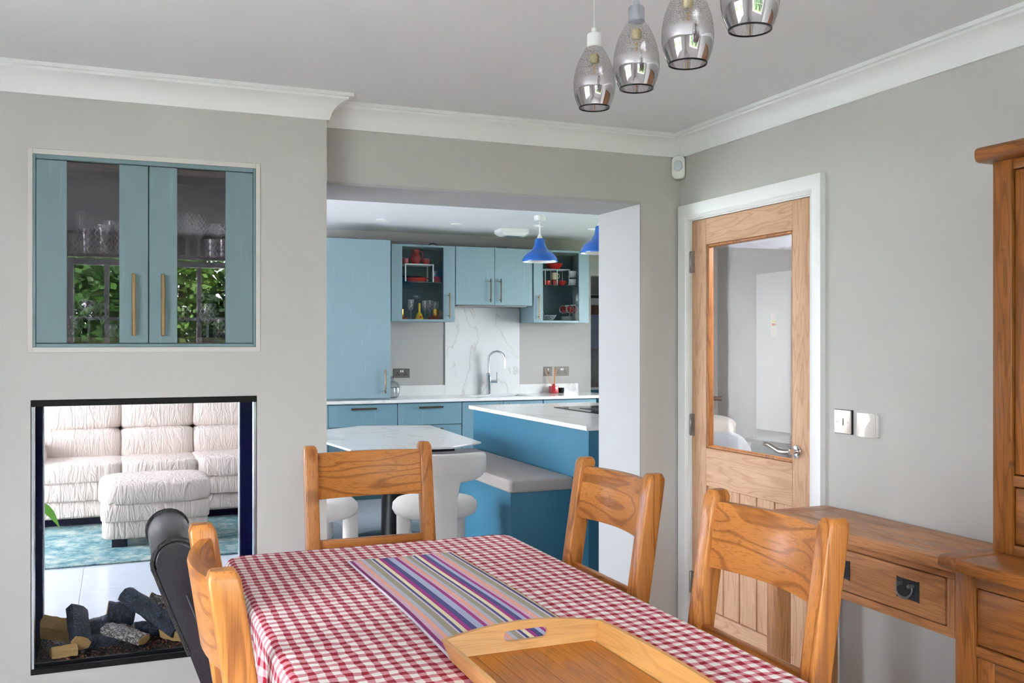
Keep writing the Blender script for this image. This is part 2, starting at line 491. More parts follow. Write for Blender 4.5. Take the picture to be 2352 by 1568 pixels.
def make_pendant_glass():
    """crackled clear glass above, smoky mirror plating below (the plating starts at local z = 0.068)"""
    m, nt, N, L, b = new_mat('ombre_crackle_glass')
    N.remove(b)
    out = N['Material Output']
    tc = N.new('ShaderNodeTexCoord')
    sp = N.new('ShaderNodeSeparateXYZ'); L.new(tc.outputs['Object'], sp.inputs[0])
    nz = N.new('ShaderNodeTexNoise'); nz.inputs['Scale'].default_value = 60; L.new(tc.outputs['Object'], nz.inputs['Vector'])
    wob = N.new('ShaderNodeMath'); wob.operation = 'MULTIPLY_ADD'; wob.inputs[1].default_value = 0.006; L.new(nz.outputs['Fac'], wob.inputs[0]); L.new(sp.outputs['Z'], wob.inputs[2])
    mr = N.new('ShaderNodeMapRange'); mr.inputs['From Min'].default_value = 0.068; mr.inputs['From Max'].default_value = 0.077
    mr.inputs['To Min'].default_value = 0.90; mr.inputs['To Max'].default_value = 0.24
    L.new(wob.outputs[0], mr.inputs['Value'])
    mr2 = N.new('ShaderNodeMapRange'); mr2.inputs['From Min'].default_value = 0.077; mr2.inputs['From Max'].default_value = 0.15
    mr2.inputs['To Min'].default_value = 0.0; mr2.inputs['To Max'].default_value = 0.22
    L.new(sp.outputs['Z'], mr2.inputs['Value'])
    fac = N.new('ShaderNodeMath'); fac.operation = 'SUBTRACT'; fac.use_clamp = True
    L.new(mr.outputs[0], fac.inputs[0]); L.new(mr2.outputs[0], fac.inputs[1])
    v = N.new('ShaderNodeTexVoronoi'); v.feature = 'DISTANCE_TO_EDGE'; v.inputs['Scale'].default_value = 150
    mp = N.new('ShaderNodeMapping'); mp.inputs['Scale'].default_value = (1, 1, 1.6); L.new(tc.outputs['Object'], mp.inputs['Vector']); L.new(mp.outputs[0], v.inputs['Vector'])
    cr = ramp(N, [(0.0, (0.42, 0.41, 0.41, 1)), (0.055, (0.96, 0.955, 0.95, 1))]); L.new(v.outputs['Distance'], cr.inputs['Fac'])
    tr = N.new('ShaderNodeBsdfTransparent'); L.new(cr.outputs['Color'], tr.inputs['Color'])
    gl = N.new('ShaderNodeBsdfGlossy'); gl.inputs['Roughness'].default_value = 0.02; gl.inputs['Color'].default_value = S(200, 196, 198)
    mx = N.new('ShaderNodeMixShader'); L.new(fac.outputs[0], mx.inputs['Fac']); L.new(tr.outputs[0], mx.inputs[1]); L.new(gl.outputs[0], mx.inputs[2])
    L.new(mx.outputs[0], out.inputs['Surface'])
    return m


M_ombre = make_pendant_glass()

# ---------------------------------------------------------------- mesh helpers


class B:
    """collects shapes for one mesh"""

    def __init__(self):
        self.bm = bmesh.new()

    def _bev(self, verts, bev, seg):
        if bev > 0:
            es = list({e for v in verts for e in v.link_edges})
            bmesh.ops.bevel(self.bm, geom=es, offset=bev, segments=seg, affect='EDGES', profile=0.5, clamp_overlap=True)

    def box(self, x0, x1, y0, y1, z0, z1, bev=0.0, seg=2, M=None):
        vs = [self.bm.verts.new((x, y, z)) for x in (x0, x1) for y in (y0, y1) for z in (z0, z1)]
        for f in ((0, 1, 3, 2), (4, 6, 7, 5), (0, 4, 5, 1), (2, 3, 7, 6), (0, 2, 6, 4), (1, 5, 7, 3)):
            self.bm.faces.new([vs[i] for i in f])
        if M is not None:
            for v in vs:
                v.co = M @ v.co
        self._bev(vs, bev, seg)
        return self

    def lathe(self, prof, segs=20, c=(0, 0, 0), M=None, closed=False):
        rings = []
        allv = []
        for r, z in prof:
            ring = []
            for i in range(segs):
                a = 2 * PI * i / segs
                ring.append(self.bm.verts.new((c[0] + r * math.cos(a), c[1] + r * math.sin(a), c[2] + z)))
            rings.append(ring)
            allv += ring
        n = len(rings)
        for k in range(n if closed else n - 1):
            A, D = rings[k], rings[(k + 1) % n]
            for i in range(segs):
                j = (i + 1) % segs
                self.bm.faces.new((A[i], A[j], D[j], D[i]))
        if not closed:
            for ring, rev in ((rings[0], True), (rings[-1], False)):
                if (ring[0].co - ring[segs // 2].co).length > 1e-6:
                    self.bm.faces.new(ring[::-1] if rev else ring)
        if M is not None:
            for v in allv:
                v.co = M @ v.co
        return self

    def open_lathe(self, prof, segs=20, c=(0, 0, 0), M=None):
        rings = []
        for r, z in prof:
            rings.append([self.bm.verts.new((c[0] + r * math.cos(2 * PI * i / segs), c[1] + r * math.sin(2 * PI * i / segs), c[2] + z)) for i in range(segs)])
        for A, D in zip(rings, rings[1:]):
            for i in range(segs):
                j = (i + 1) % segs
                self.bm.faces.new((A[i], A[j], D[j], D[i]))
        if M is not None:
            for ring in rings:
                for v in ring:
                    v.co = M @ v.co
        return self

    def loft(self, rings, caps=True):
        R = [[self.bm.verts.new(p) for p in ring] for ring in rings]
        n = len(R[0])
        for A, D in zip(R, R[1:]):
            for i in range(n):
                j = (i + 1) % n
                self.bm.faces.new((A[i], A[j], D[j], D[i]))
        if caps:
            self.bm.faces.new(R[0][::-1])
            self.bm.faces.new(R[-1])
        return self

    def tube(self, pts, r, segs=8, sx=1.0):
        pts = [Vector(p) for p in pts]
        rs = r if isinstance(r, (list, tuple)) else [r] * len(pts)
        rings = []
        up = None
        for i, p in enumerate(pts):
            d = (pts[min(i + 1, len(pts) - 1)] - pts[max(i - 1, 0)]).normalized()
            if up is None:
                up = Vector((0, 0, 1)) if abs(d.z) < 0.9 else Vector((1, 0, 0))
            s = d.cross(up).normalized()
            up = s.cross(d).normalized()
            rings.append([p + (s * math.cos(a) + up * math.sin(a) * sx) * rs[i] for a in (2 * PI * k / segs for k in range(segs))])
        return self.loft(rings)

    def prism(self, poly, axis, a0, a1, bev=0.0, seg=2):
        """extrude a 2D polygon; axis X: poly is (y,z); Y: (x,z); Z: (x,y)"""
        def put(p, a):
            return {'X': (a, p[0], p[1]), 'Y': (p[0], a, p[1]), 'Z': (p[0], p[1], a)}[axis]
        A = [self.bm.verts.new(put(p, a0)) for p in poly]
        D = [self.bm.verts.new(put(p, a1)) for p in poly]
        n = len(poly)
        for i in range(n):
            j = (i + 1) % n
            self.bm.faces.new((A[i], A[j], D[j], D[i]))
        f1 = self.bm.faces.new(A[::-1])
        f2 = self.bm.faces.new(D)
        if bev > 0:
            es = list(f1.edges) + list(f2.edges)
            bmesh.ops.bevel(self.bm, geom=es, offset=bev, segments=seg, affect='EDGES', profile=0.5, clamp_overlap=True)
        return self

    def puff(self, x0, x1, y0, y1, z0, z1, e=0.35, nu=28, nv=16, wob=0.0, seed=0):
        """soft cushion: superellipsoid"""
        cx, cyy, cz = (x0 + x1) / 2, (y0 + y1) / 2, (z0 + z1) / 2
        a, b_, c_ = (x1 - x0) / 2, (y1 - y0) / 2, (z1 - z0) / 2
        rnd = random.Random(seed)
        ph = [rnd.uniform(0, 6) for _ in range(6)]

        def sg(t, p):
            return math.copysign(abs(t) ** p, t)
        rows = []
        for j in range(nv + 1):
            v = -PI / 2 + PI * j / nv
            row = []
            for i in range(nu):
                u = 2 * PI * i / nu
                x = a * sg(math.cos(v), e) * sg(math.cos(u), e)
                y = b_ * sg(math.cos(v), e) * sg(math.sin(u), e)
                z = c_ * sg(math.sin(v), e)
                k = 1 + wob * (math.sin(7 * x / a + ph[0]) * math.cos(5 * z / c_ + ph[1]) + 0.6 * math.sin(11 * y / b_ + ph[2] + 3 * z / c_))
                row.append((cx + x * k, cyy + y * k, cz + z * k))
            rows.append(row)
        bot = self.bm.verts.new(rows[0][0])
        top = self.bm.verts.new(rows[-1][0])
        R = [[self.bm.verts.new(p) for p in row] for row in rows[1:-1]]
        for A, D in zip(R, R[1:]):
            for i in range(nu):
                j = (i + 1) % nu
                self.bm.faces.new((A[i], A[j], D[j], D[i]))
        for i in range(nu):
            j = (i + 1) % nu
            self.bm.faces.new((bot, R[0][j], R[0][i]))
            self.bm.faces.new((top, R[-1][i], R[-1][j]))
        return self


WORLD = {}


def root_of(o):
    while o.parent is not None:
        o = o.parent
    return o


def tag(o, label=None, cat=None, group=None, kind=None):
    if label:
        o['label'] = label
    if cat:
        o['category'] = cat
    if group:
        o['group'] = group
    if kind:
        o['kind'] = kind
    return o


def thing(name, label, cat, loc=(0, 0, 0), rotz=0.0, group=None, world=False, kind=None):
    """an Empty at the thing's base that parents its parts; world=True: parts are given in room coordinates"""
    o = bpy.data.objects.new(name, None)
    o.empty_display_size = 0.05
    C.objects.link(o)
    o.location = loc
    o.rotation_euler = (0, 0, rotz)
    tag(o, label, cat, group, kind)
    if world:
        WORLD[o.name] = Vector(loc)
    return o


def part(name, b, mat, parent=None, loc=None, smooth=40, label=None, kind=None, rot=None):
    bm = b.bm
    off = Vector((0, 0, 0))
    if parent is not None:
        off = WORLD.get(root_of(parent).name, off)
    bmesh.ops.recalc_face_normals(bm, faces=bm.faces)
    me = bpy.data.meshes.new(name)
    bm.to_mesh(me)
    bm.free()
    if off.length > 0:
        me.transform(Matrix.Translation(-off))
    me.materials.append(mat)
    if smooth:
        me.polygons.foreach_set('use_smooth', [True] * len(me.polygons))
        me.set_sharp_from_angle(angle=math.radians(smooth))
    o = bpy.data.objects.new(name, me)
    C.objects.link(o)
    if parent is not None:
        o.parent = parent
    elif loc is not None:
        o.location = loc
    if rot is not None:
        o.rotation_euler = rot
    if label:
        o['label'] = label
    if kind:
        o['kind'] = kind
    return o


def solo(name, b, mat, label, cat, group=None, loc=(0, 0, 0), smooth=40, kind=None):
    return tag(part(name, b, mat, None, loc, smooth), label, cat, group, kind)


def struct(name, b, mat, label=None, cat=None, smooth=0):
    return tag(part(name, b, mat, None, None, smooth), label, cat, None, 'structure')


def dup(root, loc, rotz, label=None, group=None):
    def cp(o, par):
        c = o.copy()
        C.objects.link(c)
        c.parent = par
        for ch in o.children:
            cp(ch, c)
        return c
    r = cp(root, None)
    r.location = loc
    r.rotation_euler = (0, 0, rotz)
    tag(r, label, None, group)
    return r


def arc(cx, cy_, r, a0, a1, n):
    return [(cx + r * math.cos(a0 + (a1 - a0) * i / n), cy_ + r * math.sin(a0 + (a1 - a0) * i / n)) for i in range(n + 1)]


def rrect(x0, x1, y0, y1, r, n=4):
    return arc(x1 - r, y0 + r, r, -PI / 2, 0, n) + arc(x1 - r, y1 - r, r, 0, PI / 2, n) + arc(x0 + r, y1 - r, r, PI / 2, PI, n) + arc(x0 + r, y0 + r, r, PI, 1.5 * PI, n)

# ================================================================ THE SETTING
ZC = 2.385      # dining ceiling
ZK = 2.52       # kitchen ceiling
YB = 3.82       # back wall face
YF = 3.69       # chimney breast face
YN = 4.22       # far face of the wall between the rooms
XR = 2.43       # wall with the door
XE = 0.747      # end of the chimney breast
HX0, HX1 = -0.28, 0.484     # recesses in the breast

struct('floor', B().box(-1.8, 2.53, -1.6, 4.22, -0.12, 0), M_dfloor, 'oak floor of the dining room under the table', 'floor')
struct('ceiling', B().box(-1.8, 2.53, -1.6, YB + 0.02, ZC, ZC + 0.12), M_ceil, 'smooth pale ceiling above the dining table', 'ceiling')

b = B()
b.box(-2.72, HX0, YF, YN, 0, 2.64)
b.box(HX1, XE, YF, YN, 0, 2.64)
b.box(HX0, HX1, YF, YN, 0, 0.277)
b.box(HX0, HX1, YF, YN, 1.231, 1.413)
b.box(HX0, HX1, YF, YN, 2.087, 2.64)
b.box(HX0, HX1, YN - 0.08, YN, 1.413, 2.087)
struct('wall_chimney', b, M_wall, 'taupe chimney breast wall with fire and cabinet recesses', 'wall')

b = B()
b.box(XE, 2.22, YB, YN, 2.078, 2.64)
b.box(2.22, 2.53, YB, YN, 0, 2.64)
struct('wall_back', b, M_wall, 'taupe wall over the wide kitchen opening', 'wall')
# white plastered lining of the opening: soffit and jamb
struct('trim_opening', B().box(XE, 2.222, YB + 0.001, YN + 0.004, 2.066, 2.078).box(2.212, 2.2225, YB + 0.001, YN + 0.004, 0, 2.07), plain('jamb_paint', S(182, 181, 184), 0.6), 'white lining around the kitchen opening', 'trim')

b = B()
b.box(XR, 2.53, -1.6, 2.90, 0, 2.6)
b.box(XR, 2.53, 3.745, YB + 0.01, 0, 2.6)
b.box(XR, 2.53, 2.90, 3.745, 1.998, 2.6)
struct('wall_right', b, M_wall, 'taupe wall with the glazed oak door', 'wall')

b = B()
b.box(-1.8, -0.42, -1.6, -1.5, 0, 2.6)
b.box(1.92, 2.53, -1.6, -1.5, 0, 2.6)
b.box(-0.42, 1.92, -1.6, -1.5, 0, 0.80)
b.box(-0.42, 1.92, -1.6, -1.5, 2.17, 2.6)
struct('wall_rear', b, M_wall, 'taupe wall with the wide garden window', 'wall')
b = B()
b.box(-1.8, -1.7, -1.6, 0.15, 0, 2.6)
b.box(-1.8, -1.7, 1.85, 3.7, 0, 2.6)
b.box(-1.8, -1.7, 0.15, 1.85, 0, 0.70)
b.box(-1.8, -1.7, 0.15, 1.85, 2.12, 2.6)
struct('wall_left', b, M_wall, 'taupe wall with the tall side window', 'wall')

# coving: cove profile swept along each wall run with mitred ends
COVE = [(0, 2.291), (0.010, 2.291), (0.010, 2.298)] + [(0.078 - 0.068 * math.cos(t), 2.298 + 0.072 * math.sin(t)) for t in [PI / 2 * i / 8 for i in range(1, 8)]]
COVE = [(0, 2.291), (0.010, 2.291), (0.012, 2.300), (0.017, 2.317), (0.025, 2.333), (0.037, 2.347), (0.053, 2.358), (0.070, 2.364), (0.072, 2.372), (0.088, 2.372), (0.088, 2.386), (0, 2.386)]


def coving(name, p0, d0, p1, d1, label):
    rings = []
    for p, d in ((p0, d0), (p1, d1)):
        rings.append([(p[0] + d[0] * o, p[1] + d[1] * o, z) for o, z in COVE])
    return struct(name, B().loft(rings), M_trim, label, 'coving', smooth=35)


coving('trim_1', (-1.7, YF), (0, -1), (XE, YF), (1, -1), 'white coving along the chimney breast')
coving('trim_2', (XE, YF), (1, -1), (XE, YB), (1, -1), 'short white coving return at the chimney breast corner')
coving('trim_3', (XE, YB), (1, -1), (XR, YB), (-1, -1), 'white coving over the kitchen opening')
coving('trim_4', (XR, YB), (-1, -1), (XR, -1.5), (-1, 1), 'white coving above the door wall')

# skirting boards
SK = [(0, 0), (0.018, 0), (0.018, 0.10), (0.012, 0.115), (0.006, 0.13), (0, 0.135)]


def skirting(name, p0, p1, n, label):
    rings = [[(p[0] + n[0] * o, p[1] + n[1] * o, z) for o, z in SK] for p in (p0, p1)]
    return struct(name, B().loft(rings), M_trim, label, 'baseboard', smooth=35)


skirting('baseboard_chimney', (-1.7, YF), (XE, YF), (0, -1), 'white baseboard under the glass fire')
skirting('baseboard_right', (XR, 2.83), (XR, -1.5), (-1, 0), 'white baseboard behind the writing desk')
skirting('baseboard_back', (2.22, YB), (2.43, YB), (0, -1), 'white baseboard beside the kitchen opening')


def window(name, label, plane, at, a0, a1, z0, z1, mull, trans, fr=0.05, d=0.07):
    """casement window in a wall: plane 'X' (wall normal along X) or 'Y'"""
    loc = (at, (a0 + a1) / 2, z0) if plane == 'X' else ((a0 + a1) / 2, at, z0)
    w = thing(name, label, 'window', loc, world=True, kind='structure')

    def bx(bb, u0, u1, q0, q1, dd):
        if plane == 'X':
            bb.box(at - dd / 2, at + dd / 2, u0, u1, q0, q1, 0.004, 1)
        else:
            bb.box(u0, u1, at - dd / 2, at + dd / 2, q0, q1, 0.004, 1)
    f = B()
    bx(f, a0, a0 + fr, z0, z1, d); bx(f, a1 - fr, a1, z0, z1, d)
    bx(f, a0 + fr, a1 - fr, z0, z0 + fr, d); bx(f, a0 + fr, a1 - fr, z1 - fr, z1, d)
    part('window_frame', f, M_trim, w)
    xs = [a0 + fr] + list(mull) + [a1 - fr]
    zs = [z0 + fr] + list(trans) + [z1 - fr]
    for m in mull:
        q = B(); bx(q, m - 0.02, m + 0.02, z0 + fr, z1 - fr, 0.05); part('mullion', q, M_trim, w)
    for t in trans:
        q = B(); bx(q, a0 + fr, a1 - fr, t - 0.012, t + 0.012, 0.045); part('glazing_bar', q, M_trim, w)
    for i in range(len(xs) - 1):
        for j in range(len(zs) - 1):
            q = B(); bx(q, xs[i] + 0.005, xs[i + 1] - 0.005, zs[j] + 0.005, zs[j + 1] - 0.005, 0.008)
            part('pane', q, M_glass, w)
    return w


window('window_1', 'wide garden window reflected in the cabinet glass', 'Y', -1.55, -0.40, 1.90, 0.82, 2.15, [-0.09, 0.29, 0.67, 1.05, 1.43], [1.64])
window('window_2', 'tall side window of the dining room', 'X', -1.75, 0.17, 1.83, 0.72, 2.10, [0.58, 1.0, 1.42], [1.2, 1.66])

# ---------------------------------------------------------------- kitchen and living room shell
YK = 9.12
b = B()
b.box(-2.7, 5.7, YN, 10.4, -0.12, -0.006)
kf = struct('kitchen_floor', b, M_grout, 'pale tiled floor of the living room and kitchen', 'floor')
tb = None
for i in range(14):
    for j in range(9):
        x0 = -2.6 + 0.6 * i
        y0 = 4.23 + 0.6 * j
        if x0 > 5.3 or y0 > 9.2:
            continue
        if tb is None:
            tb = part('tile', B().box(0.001, 0.599, 0.001, 0.599, -0.004, 0.0, 0.0006, 1), M_stone_floor, kf, smooth=0)
            t = tb
        else:
            t = tb.copy(); C.objects.link(t); t.parent = kf
        t.location = (x0, y0, 0)
struct('kitchen_ceiling', B().box(-2.7, 5.7, YN, 10.4, ZK, ZK + 0.1), M_kceil, 'bright white ceiling of the kitchen', 'ceiling')
b = B()
b.box(-2.7, 4.68, YK, YK + 0.12, 0, 2.6)
b.box(4.68, 5.7, YK, YK + 0.12, 2.15, 2.6)
struct('wall_kitchen', b, M_grey_wall, 'grey wall behind the sink worktop', 'wall')
b = B()
b.box(-2.7, -2.6, YN, 6.15, 0, 2.6)
b.box(-2.7, -2.6, 8.85, YK, 0, 2.6)
b.box(-2.7, -2.6, 6.15, 8.85, 2.26, 2.6)
b.box(-2.7, -2.6, 6.15, 8.85, 0, 0.04)
struct('wall_living', b, M_white_wall, 'white wall around the wide patio glazing', 'wall')
window('window_3', 'wide patio glazing lighting the living room', 'X', -2.65, 6.17, 8.83, 0.05, 2.25, [7.06, 7.95], [], 0.06)
b = B()
b.box(5.6, 5.7, 5.0, 6.08, 0, 2.6)
b.box(5.6, 5.7, 7.72, 10.4, 0, 2.6)
b.box(5.6, 5.7, 6.08, 7.72, 0, 0.94)
b.box(5.6, 5.7, 6.08, 7.72, 2.16, 2.6)
struct('wall_kitchen_side', b, M_grey_wall, 'grey kitchen side wall with an added window', 'wall')
window('added_window_4', 'added unseen side window letting daylight into the kitchen', 'X', 5.65, 6.1, 7.7, 0.96, 2.14, [6.9], [])  # out of view, added to let more daylight into the kitchen
struct('wall_utility', B().box(4.56, 5.7, 10.3, 10.4, 0, 2.6).box(4.56, 4.68, YK + 0.12, 10.3, 0, 2.6), M_grey_wall, 'grey wall of the utility space past the kitchen cabinets', 'wall')

# ---------------------------------------------------------------- hall behind the glazed door
struct('hall_floor', B().box(2.53, 3.55, 2.0, 4.12, -0.12, 0).box(2.78, 3.55, 4.12, 5.0, -0.12, 0), M_dfloor, 'oak floor of the hall behind the door', 'floor')
struct('hall_ceiling', B().box(2.53, 3.55, 2.0, 4.12, 2.015, 2.1).box(2.78, 3.55, 4.12, 5.0, 2.015, 2.1), M_white_wall, 'low white ceiling of the hall behind the door', 'ceiling')
struct('wall_hall', B().box(3.45, 3.55, 2.0, 5.08, 0, 2.6), M_hall_wall, 'pale grey hall wall seen through the door glass', 'wall')
struct('wall_hall_end', B().box(2.70, 5.7, 5.0, 5.08, 0, 2.6), M_hall_wall, 'grey hall wall backing onto the kitchen', 'wall')
struct('wall_hall_side', B().box(2.70, 2.78, YN, 5.0, 0, 2.6).box(2.53, 2.78, YN - 0.1, YN, 0, 2.6), M_hall_wall, 'hall partition beside the kitchen island', 'wall')
struct('wall_hall_near', B().box(2.53, 3.55, 1.92, 2.0, 0, 2.6), M_hall_wall, 'near hall wall hidden from the dining room', 'wall')

# ---------------------------------------------------------------- the garden outside
struct('lawn', B().box(-16, 14, -16, 16, -0.4, -0.14), M_lawn, 'green lawn outside the windows', 'ground')
struct('patio', B().box(-4.6, 5.0, -4.2, -1.6, -0.14, -0.10).box(-9.5, -1.8, -1.6, 4.2, -0.14, -0.10).box(-9.5, -2.7, 4.2, 9.2, -0.14, -0.10), plain('bounce_paving', S(206, 206, 210), 0.8, var=0.1, vscale=4), 'added pale paving bouncing daylight in through the garden windows', 'paving')  # unseen paving, added to bounce neutral daylight up onto the ceilings
LEAF = []
for nm, col in (('dark', S(36, 66, 24)), ('mid', S(58, 98, 32)), ('pale', S(100, 136, 52))):
    LEAF.append(plain('foliage_' + nm, col, 0.55, var=0.45, vscale=5))


def shrub(loc, h, w, mi, label, n=2600, seed=0):
    rnd = random.Random(seed)
    t = thing('garden_shrub', label, 'shrub', loc, group=None)
    bb = B()
    for k in range(5):
        a = rnd.uniform(0, 2 * PI)
        bb.tube([(0.05 * math.cos(a), 0.05 * math.sin(a), 0), (0.25 * w * math.cos(a), 0.25 * w * math.sin(a), h * 0.45), (0.5 * w * math.cos(a), 0.5 * w * math.sin(a), h * 0.85)], [0.05, 0.035, 0.012], 6)
    part('stems', bb, M_bark, t)
    vs, fs = [], []
    for k in range(n):
        u = rnd.uniform(-1, 1); a = rnd.uniform(0, 2 * PI); r = rnd.uniform(0.55, 1.05)
        q = math.sqrt(max(0, 1 - u * u))
        lump = 1 + 0.10 * math.sin(3 * a + seed) * math.cos(4 * u + seed)
        p = Vector((w * r * q * math.cos(a) * lump, w * r * q * math.sin(a) * lump, h * 0.55 + h * 0.5 * u * r * lump))
        d = Vector((rnd.gauss(0, 1), rnd.gauss(0, 1), rnd.gauss(0, 0.6))).normalized()
        s = d.cross(Vector((rnd.gauss(0, 1), rnd.gauss(0, 1), rnd.gauss(0, 1)))).normalized()
        l = rnd.uniform(0.08, 0.17)
        i = len(vs)
        vs += [p, p + d * l * 0.5 + s * l * 0.28, p + d * l, p + d * l * 0.5 - s * l * 0.28]
        fs.append((i, i + 1, i + 2, i + 3))
    me = bpy.data.meshes.new('foliage')
    me.from_pydata(vs, [], fs)
    me.materials.append(LEAF[mi])
    o = bpy.data.objects.new('foliage', me)
    C.objects.link(o); o.parent = t
    return t


SH = ['dark leafy shrub', 'mid green shrub', 'pale green shrub']
rs = random.Random(11)
k = 0
for row, (yy, hh) in enumerate(((-5.3, 2.3), (-7.4, 3.6))):
    for i in range(6):
        mi = (i * 2 + row) % 3
        side = ('behind the patio, ', 'in the back row of the garden, ')[row] + ('at the far west end', 'second from the west end', 'third from the west end', 'third from the east end', 'second from the east end', 'at the far east end')[i]
        shrub((-4.7 + 2.15 * i + 1.05 * row, yy, -0.14), hh + rs.uniform(-0.2, 0.5), 0.80, mi, SH[mi] + ' ' + side, n=8000, seed=20 + k)
        k += 1
shrub((-6.2, -0.9, -0.14), 2.3, 0.95, 2, 'pale green shrub outside the side window', seed=6)
shrub((-6.6, 1.8, -0.14), 2.6, 1.0, 1, 'mid green shrub outside the side window', seed=7)

# ---------------------------------------------------------------- the glazed oak door
DY0, DY1 = 2.911, 3.733
dr = thing('door_1', 'pale oak door with tall glass pane and boarded lower panel', 'door', (2.455, 3.322, 0), world=True, kind='structure')
DX0, DX1 = 2.436, 2.474
for y0, y1 in ((DY0, 3.028), (3.620, DY1)):
    part('stile', B().box(DX0, DX1, y0, y1, 0.008, 1.986, 0.002, 1), M_door['Z'], dr, smooth=0)
for z0, z1 in ((1.870, 1.986), (0.790, 0.960), (0.008, 0.235)):
    part('rail', B().box(DX0, DX1, 3.028, 3.620, z0, z1, 0.002, 1), M_door['Y'], dr, smooth=0)
for i in range(5):
    y0 = 3.030 + i * 0.1176
    part('board', B().box(DX0 + 0.008, DX1 - 0.008, y0 + 0.0022, y0 + 0.1154, 0.235, 0.790, 0.003, 1), M_door['Z'], dr, smooth=0)
part('panel_backing', B().box(DX0 + 0.016, DX1 - 0.014, 3.028, 3.620, 0.235, 0.790), plain('shadow_gap_oak', S(150, 92, 40), 0.6), dr, smooth=0)
part('pane', B().box(2.453, 2.458, 3.030, 3.618, 0.962, 1.868), M_doorglass, dr, smooth=0)
M_bead = wood('door_bead_oak', S(190, 120, 60), S(120, 66, 28), 'Z', 1.5, 0.4)
for y0, y1, z0, z1 in ((3.028, 3.040, 0.96, 1.87), (3.608, 3.620, 0.96, 1.87), (3.040, 3.608, 0.96, 0.972), (3.040, 3.608, 1.858, 1.87)):
    part('glazing_bead', B().box(2.440, 2.470, y0, y1, z0, z1, 0.003, 1), M_bead, dr, smooth=0)
for z in (1.80, 1.055, 0.335):
    h = part('hinge', B().box(2.425, 2.437, 3.729, 3.741, z - 0.05, z + 0.05, 0.003, 1).box(2.432, 2.437, 3.712, 3.735, z - 0.05, z + 0.05), M_steel, dr)
b = B()
b.lathe([(0.0, 0), (0.026, 0), (0.026, 0.006), (0.022, 0.009), (0.010, 0.010), (0.010, 0.04), (0.0, 0.042)], 24, M=Matrix.Translation((2.436, 3.000, 1.008)) @ Matrix.Rotation(-PI / 2, 4, 'Y'))
hd = part('handle_rose', b, M_chrome, dr)
part('lever', B().tube([(2.400, 2.998, 1.008), (2.396, 3.02, 1.006), (2.392, 3.05, 1.006), (2.390, 3.08, 1.016), (2.390, 3.115, 1.026), (2.392, 3.145, 1.024)], [0.011, 0.011, 0.0105, 0.010, 0.009, 0.006], 10), M_steel, hd)
# door lining and moulded architrave
b = B()
b.box(XR - 0.001, 2.53, 2.893, 2.909, 0, 2.0).box(XR - 0.001, 2.53, 3.735, 3.75, 0, 2.0).box(XR - 0.001, 2.53, 2.893, 3.75, 1.988, 2.003)
struct('trim_5', b, M_trim, 'white lining inside the oak door opening', 'door lining')
ARC = [(0, 0), (0, -0.012), (0.006, -0.016), (0.014, -0.013), (0.018, -0.018), (0.030, -0.020), (0.060, -0.023), (0.070, -0.022), (0.072, 0)]   # (outward from opening, toward room)
b = B()
rings = []
for (py, pz, oy, oz) in ((2.905, 0, -1, 0), (2.905, 1.992, -1, 1), (3.738, 1.992, 1, 1), (3.738, 0, 1, 0)):
    rings.append([(XR + d, py + oy * o, pz + oz * o) for o, d in ARC])
b.loft(rings)
struct('trim_6', b, M_trim, 'white moulded architrave around the oak door', 'architrave', smooth=30)

# ================================================================ DINING ROOM
# ---------------------------------------------------------------- dining table, cloth, runner, tray
TX0, TX1, TY0, TY1, TZ = 0.325, 1.233, 1.20, 3.045, 0.766
tt = thing('dining_table', 'oak dining table hidden under the gingham cloth', 'table', ((TX0 + TX1) / 2, (TY0 + TY1) / 2, 0), world=True)
part('tabletop', B().box(TX0, TX1, TY0, TY1, TZ - 0.035, TZ, 0.008), M_chair['Y'], tt)
part('apron', B().box(TX0 + .09, TX1 - .09, TY0 + .09, TY1 - .09, TZ - 0.12, TZ - 0.035), M_chair['Y'], tt)
for x in (TX0 + 0.09, TX1 - 0.17):
    for y in (TY0 + 0.09, TY1 - 0.17):
        part('leg', B().box(x, x + 0.08, y, y + 0.08, 0, TZ - 0.035, 0.006), M_chair['Z'], tt)


